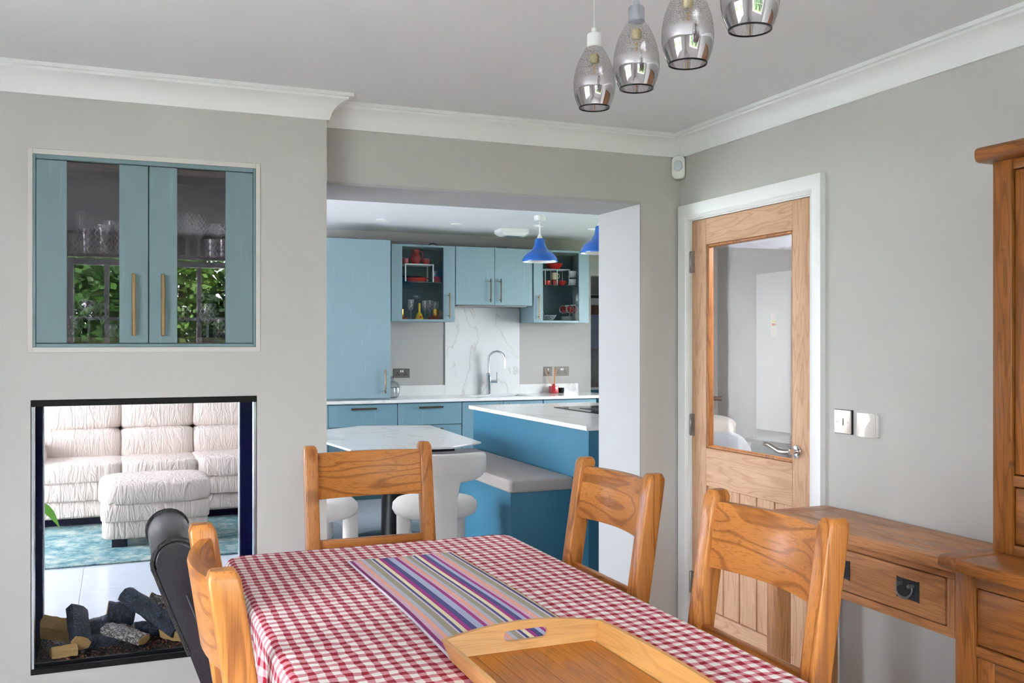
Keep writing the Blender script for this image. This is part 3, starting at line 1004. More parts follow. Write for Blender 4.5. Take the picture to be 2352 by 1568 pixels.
def tablecloth():
    bm = bmesh.new()
    uvl = bm.loops.layers.uv.new('UVMap')
    drop, r, lift = 0.27, 0.022, 0.004
    st = 0.012
    nx = int((TX1 - TX0 + 2 * drop) / st); ny = int((TY1 - TY0 + 2 * drop) / st)
    cr = 0.035
    grid = []
    uvs = {}
    for i in range(nx + 1):
        row = []
        for j in range(ny + 1):
            s = TX0 - drop + (TX1 - TX0 + 2 * drop) * i / nx
            t = TY0 - drop + (TY1 - TY0 + 2 * drop) * j / ny
            px = min(max(s, TX0 + cr), TX1 - cr); py = min(max(t, TY0 + cr), TY1 - cr)
            dx, dy = s - px, t - py
            d = math.hypot(dx, dy)
            if d <= cr:
                w = 0.0012 * (math.sin(31 * s + 9 * t) * math.sin(43 * t - 5 * s) + 0.7 * math.sin(90 * t + 12 * math.sin(7 * s)) * math.sin(17 * s))
                p = (s, t, TZ + lift + w)
            else:
                ux, uy = dx / d, dy / d
                e = d - cr
                a = min(e / r, PI / 2)
                out = r * math.sin(a)
                dn = r * (1 - math.cos(a))
                rest = max(0.0, e - r * PI / 2)
                per = (t if abs(ux) > abs(uy) else s) + 1.3 * math.atan2(uy, ux)
                k = min(1.0, rest / 0.16)
                fold = k * (0.018 * math.sin(per * 24 + 1.2 * math.sin(per * 5)) + 0.011 * math.sin(per * 53 + rest * 6) + 0.010)
                fold += 0.05 * k * (abs(ux * uy) * 2)
                bx = px + ux * (cr + out + fold); by = py + uy * (cr + out + fold)
                p = (bx, by, TZ + lift - dn - rest * 0.985)
            v = bm.verts.new(p)
            uvs[v] = (s, t)
            row.append(v)
        grid.append(row)
    for i in range(nx):
        for j in range(ny):
            f = bm.faces.new((grid[i][j], grid[i + 1][j], grid[i + 1][j + 1], grid[i][j + 1]))
            f.smooth = True
            for l in f.loops:
                l[uvl].uv = uvs[l.vert]
    me = bpy.data.meshes.new('tablecloth')
    bm.to_mesh(me); bm.free()
    me.materials.append(M_gingham)
    me.transform(Matrix.Translation((-(TX0 + TX1) / 2, -(TY0 + TY1) / 2, -TZ)))
    o = bpy.data.objects.new('tablecloth', me)
    o.location = ((TX0 + TX1) / 2, (TY0 + TY1) / 2, TZ)
    C.objects.link(o)
    md = o.modifiers.new('thickness', 'SOLIDIFY'); md.thickness = 0.0015; md.offset = 1
    return tag(o, 'red and white gingham cloth draped over the dining table', 'tablecloth')


tablecloth()


def strip_uv(name, x0, x1, y0, y1, z, th, mat, label, cat, nx=24, ny=80):
    bm = bmesh.new()
    uvl = bm.loops.layers.uv.new('UVMap')
    G = []
    uv = {}
    for i in range(nx + 1):
        row = []
        for j in range(ny + 1):
            u, v = i / nx, j / ny
            x = x0 + (x1 - x0) * u + 0.004 * math.sin(9 * v + 2)
            y = y0 + (y1 - y0) * v + 0.003 * math.sin(8 * u)
            q = bm.verts.new((x, y, z + 0.0012 * math.sin(14 * v + 5 * u) * math.sin(6 * u) + 0.0012))
            uv[q] = (u, v * (y1 - y0))
            row.append(q)
        G.append(row)
    for i in range(nx):
        for j in range(ny):
            f = bm.faces.new((G[i][j], G[i + 1][j], G[i + 1][j + 1], G[i][j + 1]))
            f.smooth = True
            for l in f.loops:
                l[uvl].uv = uv[l.vert]
    me = bpy.data.meshes.new(name)
    bm.to_mesh(me); bm.free()
    me.materials.append(mat)
    o = bpy.data.objects.new(name, me)
    C.objects.link(o)
    md = o.modifiers.new('thickness', 'SOLIDIFY'); md.thickness = th; md.offset = 1
    return tag(o, label, cat)


ru = strip_uv('table_runner', 0.640, 0.970, 1.25, 2.825, TZ + 0.0072, 0.002, M_runner, 'woven runner with purple, blue and olive stripes on the cloth', 'runner')
part('selvedge', B().tube([(0.639 + 0.004 * math.sin(9 * v / 40 + 2), 1.25 + 1.575 * v / 40, TZ + 0.0115) for v in range(41)], 0.003, 6), plain('white_thread', S(222, 208, 222), 0.9), ru)

# bamboo tray: flared sides, arched ends with a slot handle
ty0, ty1, tx0, tx1, tz = 1.36, 1.852, 0.640, 0.955, TZ + 0.0125
tr = thing('serving_tray', 'bamboo serving tray with slotted handles lying on the runner', 'tray', ((tx0 + tx1) / 2, (ty0 + ty1) / 2, tz), world=True)
M_traybase = wood('bamboo_dark', S(190, 114, 34), S(104, 50, 8), 'Y', 1.4, 0.3, 0.25, 0.6, knots=0.8)
nst = 9
for i in range(nst):
    w = (tx1 - tx0 - 0.012) / nst
    part('base_strip', B().box(tx0 + 0.006 + i * w, tx0 + 0.006 + (i + 1) * w - 0.0004, ty0 + 0.008, ty1 - 0.008, tz, tz + 0.008, 0.0004, 1), M_traybase, tr, smooth=0)


def tray_end(y, s):
    """arched end board with a rounded slot, leaning outward by s"""
    n = 32
    th = 0.011
    outer, inner = [], []
    hw = 0.020 + (tx1 - tx0) / 2
    cx = (tx0 + tx1) / 2
    pts_o = []
    for i in range(n + 1):
        q = -1 + 2 * i / n
        pts_o.append((hw * q, 0.044 + 0.018 * (1 - q * q)))
    poly = [(-hw + 0.016, 0.0)] + pts_o[:1] + pts_o[1:-1] + pts_o[-1:] + [(hw - 0.016, 0.0)]
    # resample outer loop by angle around slot centre to bridge with the slot
    sc = (0.0, 0.036)
    K = 64

    def outer_at(a):
        d = Vector((math.cos(a), math.sin(a)))
        best = None
        m = len(poly)
        for i in range(m):
            p, q = Vector(poly[i]), Vector(poly[(i + 1) % m])
            e = q - p
            den = d.x * e.y - d.y * e.x
            if abs(den) < 1e-9:
                continue
            w = p - Vector(sc)
            t = (w.x * e.y - w.y * e.x) / den
            u = (w.x * d.y - w.y * d.x) / den
            if t > 0 and -1e-6 <= u <= 1 + 1e-6 and (best is None or t < best):
                best = t
        return (sc[0] + d.x * best, sc[1] + d.y * best)
    angs = sorted([2 * PI * i / K for i in range(K)] + [math.atan2(p[1] - sc[1], p[0] - sc[0]) % (2 * PI) for p in (poly[0], poly[1], poly[-1], poly[-2])])
    outl = [outer_at(a) for a in angs]
    sl, sr = 0.040, 0.0105

    def slot_at(a):
        c, s_ = math.cos(a), math.sin(a)
        # stadium boundary distance along the ray
        t = sr / abs(s_) if abs(s_) > 1e-6 else 1e9
        if abs(c * t) <= sl:
            return (sc[0] + c * t, sc[1] + s_ * t)
        sx = math.copysign(sl, c)
        bq = c * sx
        t = bq + math.sqrt(max(0, bq * bq - sx * sx + sr * sr))
        return (sc[0] + c * t, sc[1] + s_ * t)
    inl = [slot_at(a) for a in angs]
    bb = B()
    bm = bb.bm

    def v3(p, k):
        return (cx + p[0], y + s * (p[1] * 0.32) + k * th * 0.5, tz + p[1])
    loops = [[bm.verts.new(v3(p, k)) for p in L_] for L_ in (outl, inl) for k in (-1, 1)]
    o0, o1, i0, i1 = loops
    m = len(angs)
    for i in range(m):
        j = (i + 1) % m
        bm.faces.new((o0[i], o0[j], i0[j], i0[i]))
        bm.faces.new((o1[i], i1[i], i1[j], o1[j]))
        bm.faces.new((o0[i], o1[i], o1[j], o0[j]))
        bm.faces.new((i0[i], i0[j], i1[j], i1[i]))
    return bb


part('end_board', tray_end(ty1 - 0.006, 1), M_bamboo_x, tr, smooth=30)
part('end_board', tray_end(ty0 + 0.006, -1), M_bamboo_x, tr, smooth=30)
for x, s in ((tx0, -1), (tx1, 1)):
    n = 16
    rings = []
    for i in range(n + 1):
        q = -1 + 2 * i / n
        y = (ty0 + ty1) / 2 + ((ty1 - ty0) / 2 + 0.001) * q
        top = 0.044 + 0.006 * (1 - q * q)
        fl = 0.020 / 0.05
        yo = q * 0.012
        rings.append([(x, y, tz), (x + s * 0.010, y, tz), (x + s * (0.010 + top * fl), y + yo, tz + top), (x + s * top * fl, y + yo, tz + top)])
    part('side_board', B().loft(rings), M_bamboo, tr, smooth=30)


# ---------------------------------------------------------------- oak dining chairs
def make_chair(label):
    t = thing('dining_chair', label, 'chair', (0, 0, 0), group='oak dining chairs')
    W = 0.2125

    def yb(z):     # back post line: leans back above the seat
        return 0.093 * (1.06 - z) / 0.61 if z >= 0.45 else 0.093 - 0.05 * (0.45 - z) / 0.45
    for s in (-1, 1):
        rings = []
        for z in (0.0, 0.15, 0.30, 0.45, 0.60, 0.75, 0.90, 1.0, 1.045, 1.056, 1.06):
            y = yb(z)
            hw, hd = 0.0235, 0.027
            k = 0.0
            if z > 1.04:
                k = (z - 1.04) / 0.02
                k = 0.008 * k * k
            r = 0.007
            pts = [(s * W + p[0], y + p[1], z) for p in rrect(-hw + k, hw - k, -hd + k, hd - k, r, 3)]
            rings.append(pts)
        part('back_post', B().loft(rings), M_chair['Z'], t, smooth=35)
    # crest rail, bowed backwards
    rings = []
    n = 14
    for i in range(n + 1):
        q = -1 + 2 * i / n
        x = (W - 0.018) * q
        bow = -0.036 * (1 - q * q)
        ring = []
        for (dy, z) in ((-0.011, 0.872), (0.011, 0.872), (0.013, 0.877), (0.013, 1.026), (0.010, 1.033), (-0.010, 1.033), (-0.013, 1.026), (-0.013, 0.877)):
            ring.append((x, yb(z) + bow + dy + 0.004, z))
        rings.append(ring)
    part('crest_rail', B().loft(rings), M_chair['X'], t, smooth=35)
    part('back_rail', B().box(-W + 0.02, W - 0.02, yb(0.71) - 0.011, yb(0.71) + 0.011, 0.690, 0.730, 0.004), M_chair['X'], t)
    part('seat', B().prism(rrect(-0.235, 0.235, 0.075, 0.50, 0.03), 'Z', 0.445, 0.472, 0.008), M_chair['Y'], t)
    part('apron', B().box(-0.205, 0.205, 0.10, 0.46, 0.385, 0.446), M_chair['X'], t)
    for s in (-1, 1):
        part('front_leg', B().box(s * 0.205 - 0.021, s * 0.205 + 0.021, 0.435, 0.477, 0, 0.446, 0.004), M_chair['Z'], t)
        part('stretcher', B().box(s * 0.205 - 0.011, s * 0.205 + 0.011, 0.07, 0.44, 0.17, 0.20, 0.003), M_chair['Y'], t)
    return t


ch = make_chair('oak dining chair at the head of the table before the kitchen opening')
ch.location = (0.848, 3.435, 0)
ch.rotation_euler = (0, 0, PI)
dup(ch, (1.403, 2.555, 0), PI / 2, 'oak dining chair beside the white jamb of the kitchen opening')
dup(ch, (1.403, 1.82, 0), PI / 2, 'oak dining chair in front of the writing desk')
dup(ch, (0.157, 1.835, 0), -PI / 2, 'oak dining chair beside the black leather chair, seen edge on')

# ---------------------------------------------------------------- black leather scroll-back chair
lc = thing('leather_chair', 'black leather scroll back chair tucked behind an oak chair', 'chair', (0.10, 2.56, 0), -PI / 2)
# local: sitter looks along +y, width along x
front = [(0.215, 0.46), (0.185, 0.55), (0.14, 0.66), (0.10, 0.76), (0.07, 0.84), (0.060, 0.885)]
roll = arc(0.026, 0.920, 0.053, 0.35, PI + 0.55, 12)
back = [(0.015, 0.80), (0.055, 0.70), (0.090, 0.60), (0.115, 0.50), (0.125, 0.42)]
prof = front + roll + back
part('backrest', B().prism(prof, 'X', -0.21, 0.21, 0.012, 3), M_black_leather, lc, smooth=50)
M_pipe = plain('dark_piping', S(20, 18, 22), 0.35, bump=0.8, bscale=220)
for s in (-1, 1):
    part('piping', B().tube([(s * 0.208, y, z) for y, z in front + roll + back[:2]], 0.0055, 6), M_pipe, lc)
part('stitching', B().tube([(0.2115, y - 0.022, z) for y, z in front[:-1]], 0.0018, 5), plain('grey_thread', S(72, 70, 78), 0.8), lc)
part('seat', B().puff(-0.22, 0.22, 0.12, 0.58, 0.38, 0.49, 0.3), M_black_leather, lc)
part('seat_frame', B().box(-0.215, 0.215, 0.12, 0.57, 0.33, 0.41, 0.01), M_black_leather, lc)
for s in (-1, 1):
    for y in (0.15, 0.54):
        part('leg', B().loft([[(s * 0.185 + dx * k, y + dy * k, z) for dx, dy in ((-1, -1), (1, -1), (1, 1), (-1, 1))] for z, k in ((0, 0.015), (0.34, 0.022))]), M_walnut, lc)

# ---------------------------------------------------------------- wall cabinet with glass doors
cb = thing('wall_cabinet', 'teal cabinet with two glazed doors set into the chimney breast', 'cabinet', (0.102, YF, 1.413), world=True)
x0, x1, z0, z1 = -0.274, 0.480, 1.414, 2.086
yf = YF - 0.004
part('frame', B().box(x0, x0 + 0.010, yf, YF + 0.05, z0, z1, 0.002, 1).box(x1 - 0.010, x1, yf, YF + 0.05, z0, z1, 0.002, 1).box(x0 + .01, x1 - .01, yf, YF + 0.05, z0, z0 + 0.013, 0.002, 1).box(x0 + .01, x1 - .01, yf, YF + 0.05, z1 - 0.016, z1, 0.002, 1), M_teal_alcove, cb, smooth=0)
part('carcass', B().box(x0, x1, YF + 0.38, YF + 0.395, z0, z1).box(x0, x0 + 0.012, YF + 0.05, YF + 0.38, z0, z1).box(x1 - 0.012, x1, YF + 0.05, YF + 0.38, z0, z1).box(x0, x1, YF + 0.05, YF + 0.38, z0, z0 + 0.014).box(x0, x1, YF + 0.05, YF + 0.38, z1 - 0.014, z1), M_cab_dark, cb, smooth=0)
part('shelf', B().box(x0 + 0.013, x1 - 0.013, YF + 0.06, YF + 0.37, 1.742, 1.752), pane_mat('green_shelf_glass', (0.55, 0.72, 0.68, 1), 0.12), cb, smooth=0)
M_grey_oak = wood('grey_oak_rail', S(150, 136, 124), S(104, 92, 82), 'X', 1.5, 0.6)
for dx0, gx0, gx1, dx1, hx in ((-0.263, -0.166, 0.004, 0.1012, 0.052), (0.1040, 0.200, 0.370, 0.469, 0.150)):
    d = part('door', B().box(dx0, gx0, yf + 0.004, YF + 0.020, z0 + 0.015, z1 - 0.018, 0.0015, 1), M_teal_alcove, cb, smooth=0)
    part('stile', B().box(gx1, dx1, yf + 0.004, YF + 0.020, z0 + 0.015, z1 - 0.018, 0.0015, 1), M_teal_alcove, d, smooth=0)
    part('rail', B().box(gx0, gx1, YF + 0.014, YF + 0.030, z1 - 0.040, z1 - 0.018), M_grey_oak, d, smooth=0)
    part('rail', B().box(gx0, gx1, YF + 0.014, YF + 0.030, z0 + 0.015, z0 + 0.036), M_grey_oak, d, smooth=0)
    part('pane', B().box(gx0, gx1, YF + 0.008, YF + 0.012, z0 + 0.016, z1 - 0.019), M_cabglass, d, smooth=0)
    part('handle', B().box(hx - 0.0065, hx + 0.0065, yf - 0.024, yf - 0.014, 1.455, 1.678, 0.002, 1).box(hx - 0.004, hx + 0.004, yf - 0.016, yf + 0.006, 1.475, 1.483).box(hx - 0.004, hx + 0.004, yf - 0.016, yf + 0.006, 1.650, 1.658), M_brass, d)
# plaster surround slightly proud of the wall
fx0, fx1, fz0, fz1 = -0.290, 0.496, 1.396, 2.105
struct('trim_7', B().box(fx0, x0, YF - 0.004, YF + 0.01, fz0, fz1, 0.001, 1).box(x1, fx1, YF - 0.004, YF + 0.01, fz0, fz1, 0.001, 1).box(x0, x1, YF - 0.004, YF + 0.01, fz0, z0, 0.001, 1).box(x0, x1, YF - 0.004, YF + 0.01, z1, fz1, 0.001, 1), plain('plaster_surround', S(210, 204, 200), 0.7), 'plaster surround framing the recessed teal cabinet', 'surround')


def goblet(h, r, stem, foot):
    return [(0, 0), (foot, 0.0), (foot, 0.003), (0.006, 0.008), (0.005, stem), (r * 0.6, stem + 0.012), (r * 0.95, stem + (h - stem) * 0.35), (r, stem + (h - stem) * 0.6), (r * 0.93, h), (r * 0.88, h), (r * 0.9, stem + (h - stem) * 0.5), (r * 0.5, stem + 0.018), (0, stem + 0.016)]


def tumbler(h, r0, r1):
    return [(0, 0), (r0, 0), (r0 * 1.02, 0.004), (r1, h), (r1 - 0.002, h), (r0 * 0.9, 0.012), (0, 0.012)]


GROUP_T, GROUP_B = 'crystal on the glass shelf', 'glassware on the cabinet floor'
sh = 1.7525
items = [('tall_vase', (-0.128, 3.80), [(0, 0), (.018, 0), (.02, .01), (.012, .03), (.013, .10), (.017, .155), (.015, .155), (.011, .1), (.01, .035), (0, .03)], 'slim crystal bud vase, tallest glass on the shelf', 'vase'),
         ('crystal_tumbler', (-0.105, 3.775), tumbler(0.088, .026, .031), 'cut crystal tumbler in front of the slim vase', 'glass'),
         ('crystal_tumbler', (-0.152, 3.79), tumbler(0.07, .026, .030), 'low crystal tumbler at the hinge side of the shelf', 'glass'),
         ('crystal_tumbler', (-0.048, 3.775), tumbler(0.105, .028, .037), 'wide crystal tumbler mid shelf behind the first pane', 'glass'),
         ('crystal_tumbler', (-0.02, 3.86), tumbler(0.13, .026, .032), 'tall crystal highball behind the wide tumbler', 'glass'),
         ('crystal_tumbler', (0.015, 3.785), tumbler(0.075, .026, .030), 'small crystal tumbler by the first handle stile', 'glass'),
         ('wine_goblet', (0.238, 3.775), goblet(.165, .030, .07, .028), 'tall crystal goblet standing foremost behind the second pane', 'glass'),
         ('wine_goblet', (0.205, 3.80), goblet(.160, .028, .07, .027), 'crystal goblet nearest the meeting stile', 'glass'),
         ('wine_goblet', (0.283, 3.80), goblet(.162, .028, .07, .027), 'crystal goblet beside the low tumblers', 'glass'),
         ('wine_goblet', (0.250, 3.88), goblet(.166, .028, .07, .027), 'crystal goblet at the back of the shelf', 'glass'),
         ('crystal_tumbler', (0.330, 3.775), tumbler(0.068, .026, .030), 'low crystal tumbler beside the goblets', 'glass'),
         ('crystal_tumbler', (0.372, 3.79), tumbler(0.072, .026, .030), 'low crystal tumbler at the far hinge side', 'glass'),
         ('champagne_coupe', (0.362, 3.90), goblet(.14, .042, .085, .03), 'wide crystal coupe behind the low tumblers', 'glass')]
for nm, (x, y), pr, lab, cat in items:
    solo(nm, B().lathe(pr, 18), M_crystal, lab, cat, GROUP_T, (x, y, sh))
fl = 1.4285
items = [('cut_goblet', (-0.098, 3.775), goblet(.155, .042, .085, .030), 'large ribbed goblet standing on the cabinet floor', 'glass'),
         ('crystal_tumbler', (-0.02, 3.80), tumbler(0.07, .022, .026), 'plain tumbler beside the large ribbed goblet', 'glass'),
         ('wine_goblet', (-0.06, 3.90), goblet(.15, .028, .07, .027), 'thin goblet behind the large ribbed goblet', 'glass'),
         ('crystal_tumbler', (-0.145, 3.84), tumbler(0.10, .022, .026), 'tall tumbler at the dark cabinet side', 'glass'),
         ('wine_goblet', (0.225, 3.82), goblet(.14, .03, .06, .027), 'goblet on the cabinet floor by the second handle', 'glass'),
         ('wine_goblet', (0.315, 3.80), goblet(.15, .032, .07, .028), 'goblet on the cabinet floor behind the second pane', 'glass'),
         ('crystal_tumbler', (0.365, 3.83), tumbler(0.10, .024, .028), 'tumbler in the far corner of the cabinet floor', 'glass')]
for nm, (x, y), pr, lab, cat in items:
    solo(nm, B().lathe(pr, 18), M_crystal, lab, cat, GROUP_B, (x, y, fl))

# ---------------------------------------------------------------- see-through gas fire
fp = thing('glass_fire', 'see-through gas fire in a black frame under the teal cabinet', 'fireplace', (0.10, YF, 0.278), world=True)
fx0, fx1, fz0, fz1 = -0.279, 0.483, 0.278, 1.230
yb_ = YN - 0.01
part('head_bar', B().box(fx0, fx1, YF - 0.003, YF + 0.06, fz1 - 0.022, fz1, 0.002, 1), M_black, fp, smooth=0)
part('head_bar', B().box(fx0, fx1, yb_ - 0.04, yb_, fz1 - 0.022, fz1), M_black, fp, smooth=0)
part('sill_bar', B().box(fx0, fx1, YF - 0.003, YF + 0.016, fz0, fz0 + 0.020, 0.002, 1).box(fx0, fx1, YF + 0.024, YF + 0.034, fz0, fz0 + 0.030), M_black, fp, smooth=0)
part('firebox_tray', B().box(fx0, fx1, YF + 0.03, yb_, fz0 - 0.0, fz0 + 0.006), M_black, fp, smooth=0)
part('side_lining', B().box(fx0, fx0 + 0.006, YF + 0.05, yb_ - 0.06, fz0 + 0.006, fz1 - 0.022), M_navyblack, fp, smooth=0)
part('side_lining', B().box(fx1 - 0.006, fx1, YF + 0.05, yb_ - 0.06, fz0 + 0.006, fz1 - 0.022), M_navyblack, fp, smooth=0)
for x in (fx0 + 0.001, fx1 - 0.010):
    part('frame_rail', B().box(x, x + 0.009, YF + 0.001, YF + 0.05, fz0 + 0.012, fz1 - 0.022, 0.001, 1), M_alu, fp, smooth=0)
    part('frame_rail', B().box(x, x + 0.009, yb_ - 0.06, yb_, fz0 + 0.006, fz1 - 0.022, 0.001, 1), M_alu, fp, smooth=0)
part('firebox_top', B().box(fx0, fx1, YF + 0.06, yb_ - 0.04, fz1 - 0.006, fz1), M_black, fp, smooth=0)
part('pane', B().box(fx0 + 0.010, fx1 - 0.010, YF + 0.018, YF + 0.022, fz0 + 0.006, fz1 - 0.022), M_fireglass, fp, smooth=0)
part('pane', B().box(fx0 + 0.010, fx1 - 0.010, yb_ - 0.03, yb_ - 0.026, fz0 + 0.006, fz1 - 0.022), M_fireglass, fp, smooth=0)
# ember bed of bark chips
rnd = random.Random(3)
vs, fs = [], []
for k in range(2600):
    p = Vector((rnd.uniform(fx0 + 0.012, fx1 - 0.012), rnd.uniform(YF + 0.035, yb_ - 0.07), fz0 + 0.008 + rnd.uniform(0, 0.010)))
    d = Vector((rnd.gauss(0, 1), rnd.gauss(0, 1), rnd.gauss(0, .4))).normalized()
    s = d.cross(Vector((rnd.gauss(0, 1), rnd.gauss(0, 1), rnd.gauss(0, 1)))).normalized()
    n_ = d.cross(s)
    l, w = rnd.uniform(.003, .009), rnd.uniform(.002, .004)
    i = len(vs)
    vs += [p + d * l, p + s * w, p - d * l, p - s * w, p + n_ * w * 0.8]
    fs += [(i, i + 1, i + 4), (i + 1, i + 2, i + 4), (i + 2, i + 3, i + 4), (i + 3, i, i + 4), (i, i + 3, i + 2, i + 1)]
me = bpy.data.meshes.new('ember_bed'); me.from_pydata(vs, [], fs)
m, nt, N, L, bs = new_mat('bark_chips')
oi = N.new('ShaderNodeNewGeometry'); r = ramp(N, [(0, S(24, 20, 18)), (.6, S(46, 30, 22)), (.82, S(120, 62, 30)), (1, S(196, 112, 62))]); L.new(oi.outputs['Random Per Island'], r.inputs['Fac']); L.new(r.outputs['Color'], bs.inputs['Base Color'])
me.materials.append(m)
o = bpy.data.objects.new('ember_bed', me); C.objects.link(o)
tag(o, 'loose bark chips and embers covering the fire tray', 'embers', kind='stuff')


def log(p0, p1, r, mats, label, seed, flat=1.0, sides=9):
    """irregular log between two points; mats = (bark, cut end)"""
    rnd = random.Random(seed)
    p0, p1 = Vector(p0), Vector(p1)
    base = (p0 + p1) / 2
    base.z = min(p0.z, p1.z)
    d = (p1 - p0).normalized()
    up = Vector((0, 0, 1)) if abs(d.z) < 0.9 else Vector((0, 1, 0))
    s = d.cross(up).normalized(); u = s.cross(d)
    k = [rnd.uniform(0.78, 1.12) for _ in range(sides)]
    rings = []
    for i in range(9):
        q = p0.lerp(p1, i / 8)
        rings.append([tuple(q + (s * math.cos(a) + u * math.sin(a) * flat) * r * k[j] * rnd.uniform(0.92, 1.06)) for j, a in enumerate([2 * PI * j / sides + 0.4 for j in range(sides)])])
    t = thing('fire_log', label, 'log', tuple(base), group='logs in the glass fire', world=True)
    part('bark', B().loft(rings), mats[0], t, smooth=50)
    for ring, e in ((rings[0], -d), (rings[-1], d)):
        c = sum((Vector(p) for p in ring), Vector()) / sides
        part('cut_end', B().loft([[tuple(c + (Vector(p) - c) * 0.93 + e * 0.0005) for p in ring], [tuple(c + (Vector(p) - c) * 0.88 + e * 0.002) for p in ring]]), mats[1], t, smooth=0)
    return t


log((-0.268, 4.060, 0.341), (-0.150, 4.000, 0.327), 0.051, (M_split, M_split), 'pale split log lying at the back corner of the fire', 1, 0.9, 5)
log((-0.146, 4.000, 0.407), (-0.126, 3.830, 0.331), 0.038, (M_char, M_split), 'charred log standing tilted with a sawn top end', 2)
log((-0.222, 3.800, 0.315), (-0.140, 3.820, 0.313), 0.028, (M_split, M_split), 'small pale split log lying at the front corner', 3, 0.8, 5)
log((-0.040, 3.930, 0.349), (0.090, 3.820, 0.321), 0.044, (M_ashbark, M_split), 'split log with ash grey bark at the front centre', 4, 0.55, 6)
log((0.028, 4.040, 0.441), (0.215, 3.860, 0.327), 0.038, (M_char, M_char), 'long black charred log resting diagonally on the others', 5, 0.9)
log((-0.040, 4.060, 0.375), (0.060, 4.060, 0.359), 0.044, (M_char, M_split), 'charred log stub behind the ash grey log', 6)
log((-0.120, 3.900, 0.311), (0.000, 3.900, 0.311), 0.026, (M_char, M_char), 'thin charred branch low between the front logs', 7)
log((0.110, 4.110, 0.385), (0.200, 4.100, 0.351), 0.038, (M_ashbark, M_split), 'grey barked log behind the long charred log', 8, 1.0, 5)
log((0.195, 4.060, 0.361), (0.300, 4.060, 0.354), 0.044, (M_split, M_split), 'pale split log at the back near the leather chair', 9, 1.0, 5)
log((0.170, 3.920, 0.325), (0.290, 3.800, 0.315), 0.041, (M_split, M_split), 'pale scorched split log near the leather chair', 10, 0.8, 5)
log((-0.110, 4.030, 0.321), (-0.030, 4.020, 0.344), 0.033, (M_char, M_char), 'short charred chunk beside the tilted standing log', 11)
log((0.060, 3.980, 0.315), (0.170, 3.990, 0.315), 0.031, (M_char, M_char), 'dark charred log under the long diagonal one', 12)
# ---------------------------------------------------------------- crackle glass pendants over the table
SHADE = [(0.0375, 0.0), (0.0435, 0.013), (0.049, 0.028), (0.0520, 0.044), (0.0525, 0.060), (0.0510, 0.078), (0.047, 0.098), (0.040, 0.118), (0.031, 0.136), (0.0225, 0.149), (0.0185, 0.155)]
PX = [(1.106, 2.136, 2.019), (1.090, 1.898, 2.007), (1.058, 1.637, 1.989), (1.051, 1.423, 1.992)]
can = thing('pendant_canopy', 'white ceiling bar carrying the crackle glass pendants', 'ceiling bar', (1.075, 1.75, ZC), world=True)
part('bar', B().box(1.04, 1.11, 1.15, 2.25, ZC - 0.028, ZC, 0.006), M_white_pl, can)
for x, y, z in PX:
    part('grip', B().lathe([(0, 0), (0.009, 0), (0.009, 0.012), (0, 0.012)], 12, (x * 0.0 + 1.075 + (x - 1.075) * 0.8, y, ZC - 0.040)), M_chrome, can)
M_bulbglass = pane_mat('bulb_glass', (0.95, 0.93, 0.90, 1), 0.03)
pl = ['smoky crackle glass pendant hanging furthest over the kitchen end of the table', 'second smoky crackle glass pendant from the kitchen end', 'third smoky crackle glass pendant from the kitchen end', 'smoky mirrored pendant cut off by the top of the picture']
for k, (x, y, z) in enumerate(PX):
    t = thing('glass_pendant', pl[k], 'pendant light', (x, y, z), group='pendant row over the dining table')
    part('shade', B().open_lathe(SHADE, 48), M_ombre, t, smooth=80)
    part('rim', B().lathe([(0.0362, -0.0006), (0.0388, -0.0006), (0.0390, 0.0024), (0.0362, 0.0020)], 40, closed=True), M_black, t)
    cap = part('cap', B().lathe([(0, 0.152), (0.0185, 0.152), (0.0185, 0.184), (0.016, 0.187), (0.0075, 0.188), (0.0075, 0.200), (0.004, 0.203), (0, 0.203)], 24), M_white_pl if k < 1 else M_alu, t)
    part('cable', B().tube([(0, 0, 0.200), (0, 0, ZC - z - 0.03)], 0.0022, 8), M_cable, cap)
    lh = part('lamp_holder', B().lathe([(0, 0.135), (0.010, 0.135), (0.012, 0.128), (0.012, 0.118), (0.008, 0.112), (0, 0.112)], 16), plain('brass_holder%d' % k, S(205, 190, 150), 0.4, 0.3), t)
    bulb = part('bulb', B().lathe([(0, 0.113), (0.008, 0.112), (0.0105, 0.098), (0.0105, 0.075), (0.006, 0.062), (0, 0.060)], 16), M_bulbglass, t)
    part('filament', B().tube([(0.003 * math.cos(q * 2.2), 0.003 * math.sin(q * 2.2), 0.106 - 0.0032 * q) for q in range(12)], 0.0012, 5), M_filament, bulb)

# ---------------------------------------------------------------- writing desk
XD0, XD1, YD0, YD1 = 2.112, 2.415, 1.895, 2.815
dk = thing('writing_desk', 'rustic oak writing desk with a drawer against the wall', 'desk', (2.26, 2.35, 0), world=True)
pw = (XD1 - XD0) / 4
for i in range(4):
    part('top_plank', B().box(XD0 + i * pw, XD0 + (i + 1) * pw - 0.0006, YD0, YD1 - 0.085, 0.800, 0.832, 0.0035 if i == 0 else 0.0012, 2), M_desk['Y'], dk)
part('breadboard_end', B().box(XD0, XD1, YD1 - 0.0845, YD1, 0.800, 0.832, 0.008, 3), M_desk['X'], dk)
for y in (YD0 + 0.01, YD1 - 0.085):
    for x in (XD0 + 0.02, XD1 - 0.075):
        part('leg', B().box(x, x + 0.06, y, y + 0.06, 0, 0.800, 0.004), M_desk['Z'], dk)
part('back_rail', B().box(XD1 - 0.04, XD1 - 0.02, YD0 + 0.07, YD1 - 0.085, 0.62, 0.80), M_desk['Y'], dk)
part('end_rail', B().box(XD0 + 0.08, XD1 - 0.075, YD1 - 0.075, YD1 - 0.05, 0.62, 0.80), M_desk['X'], dk)
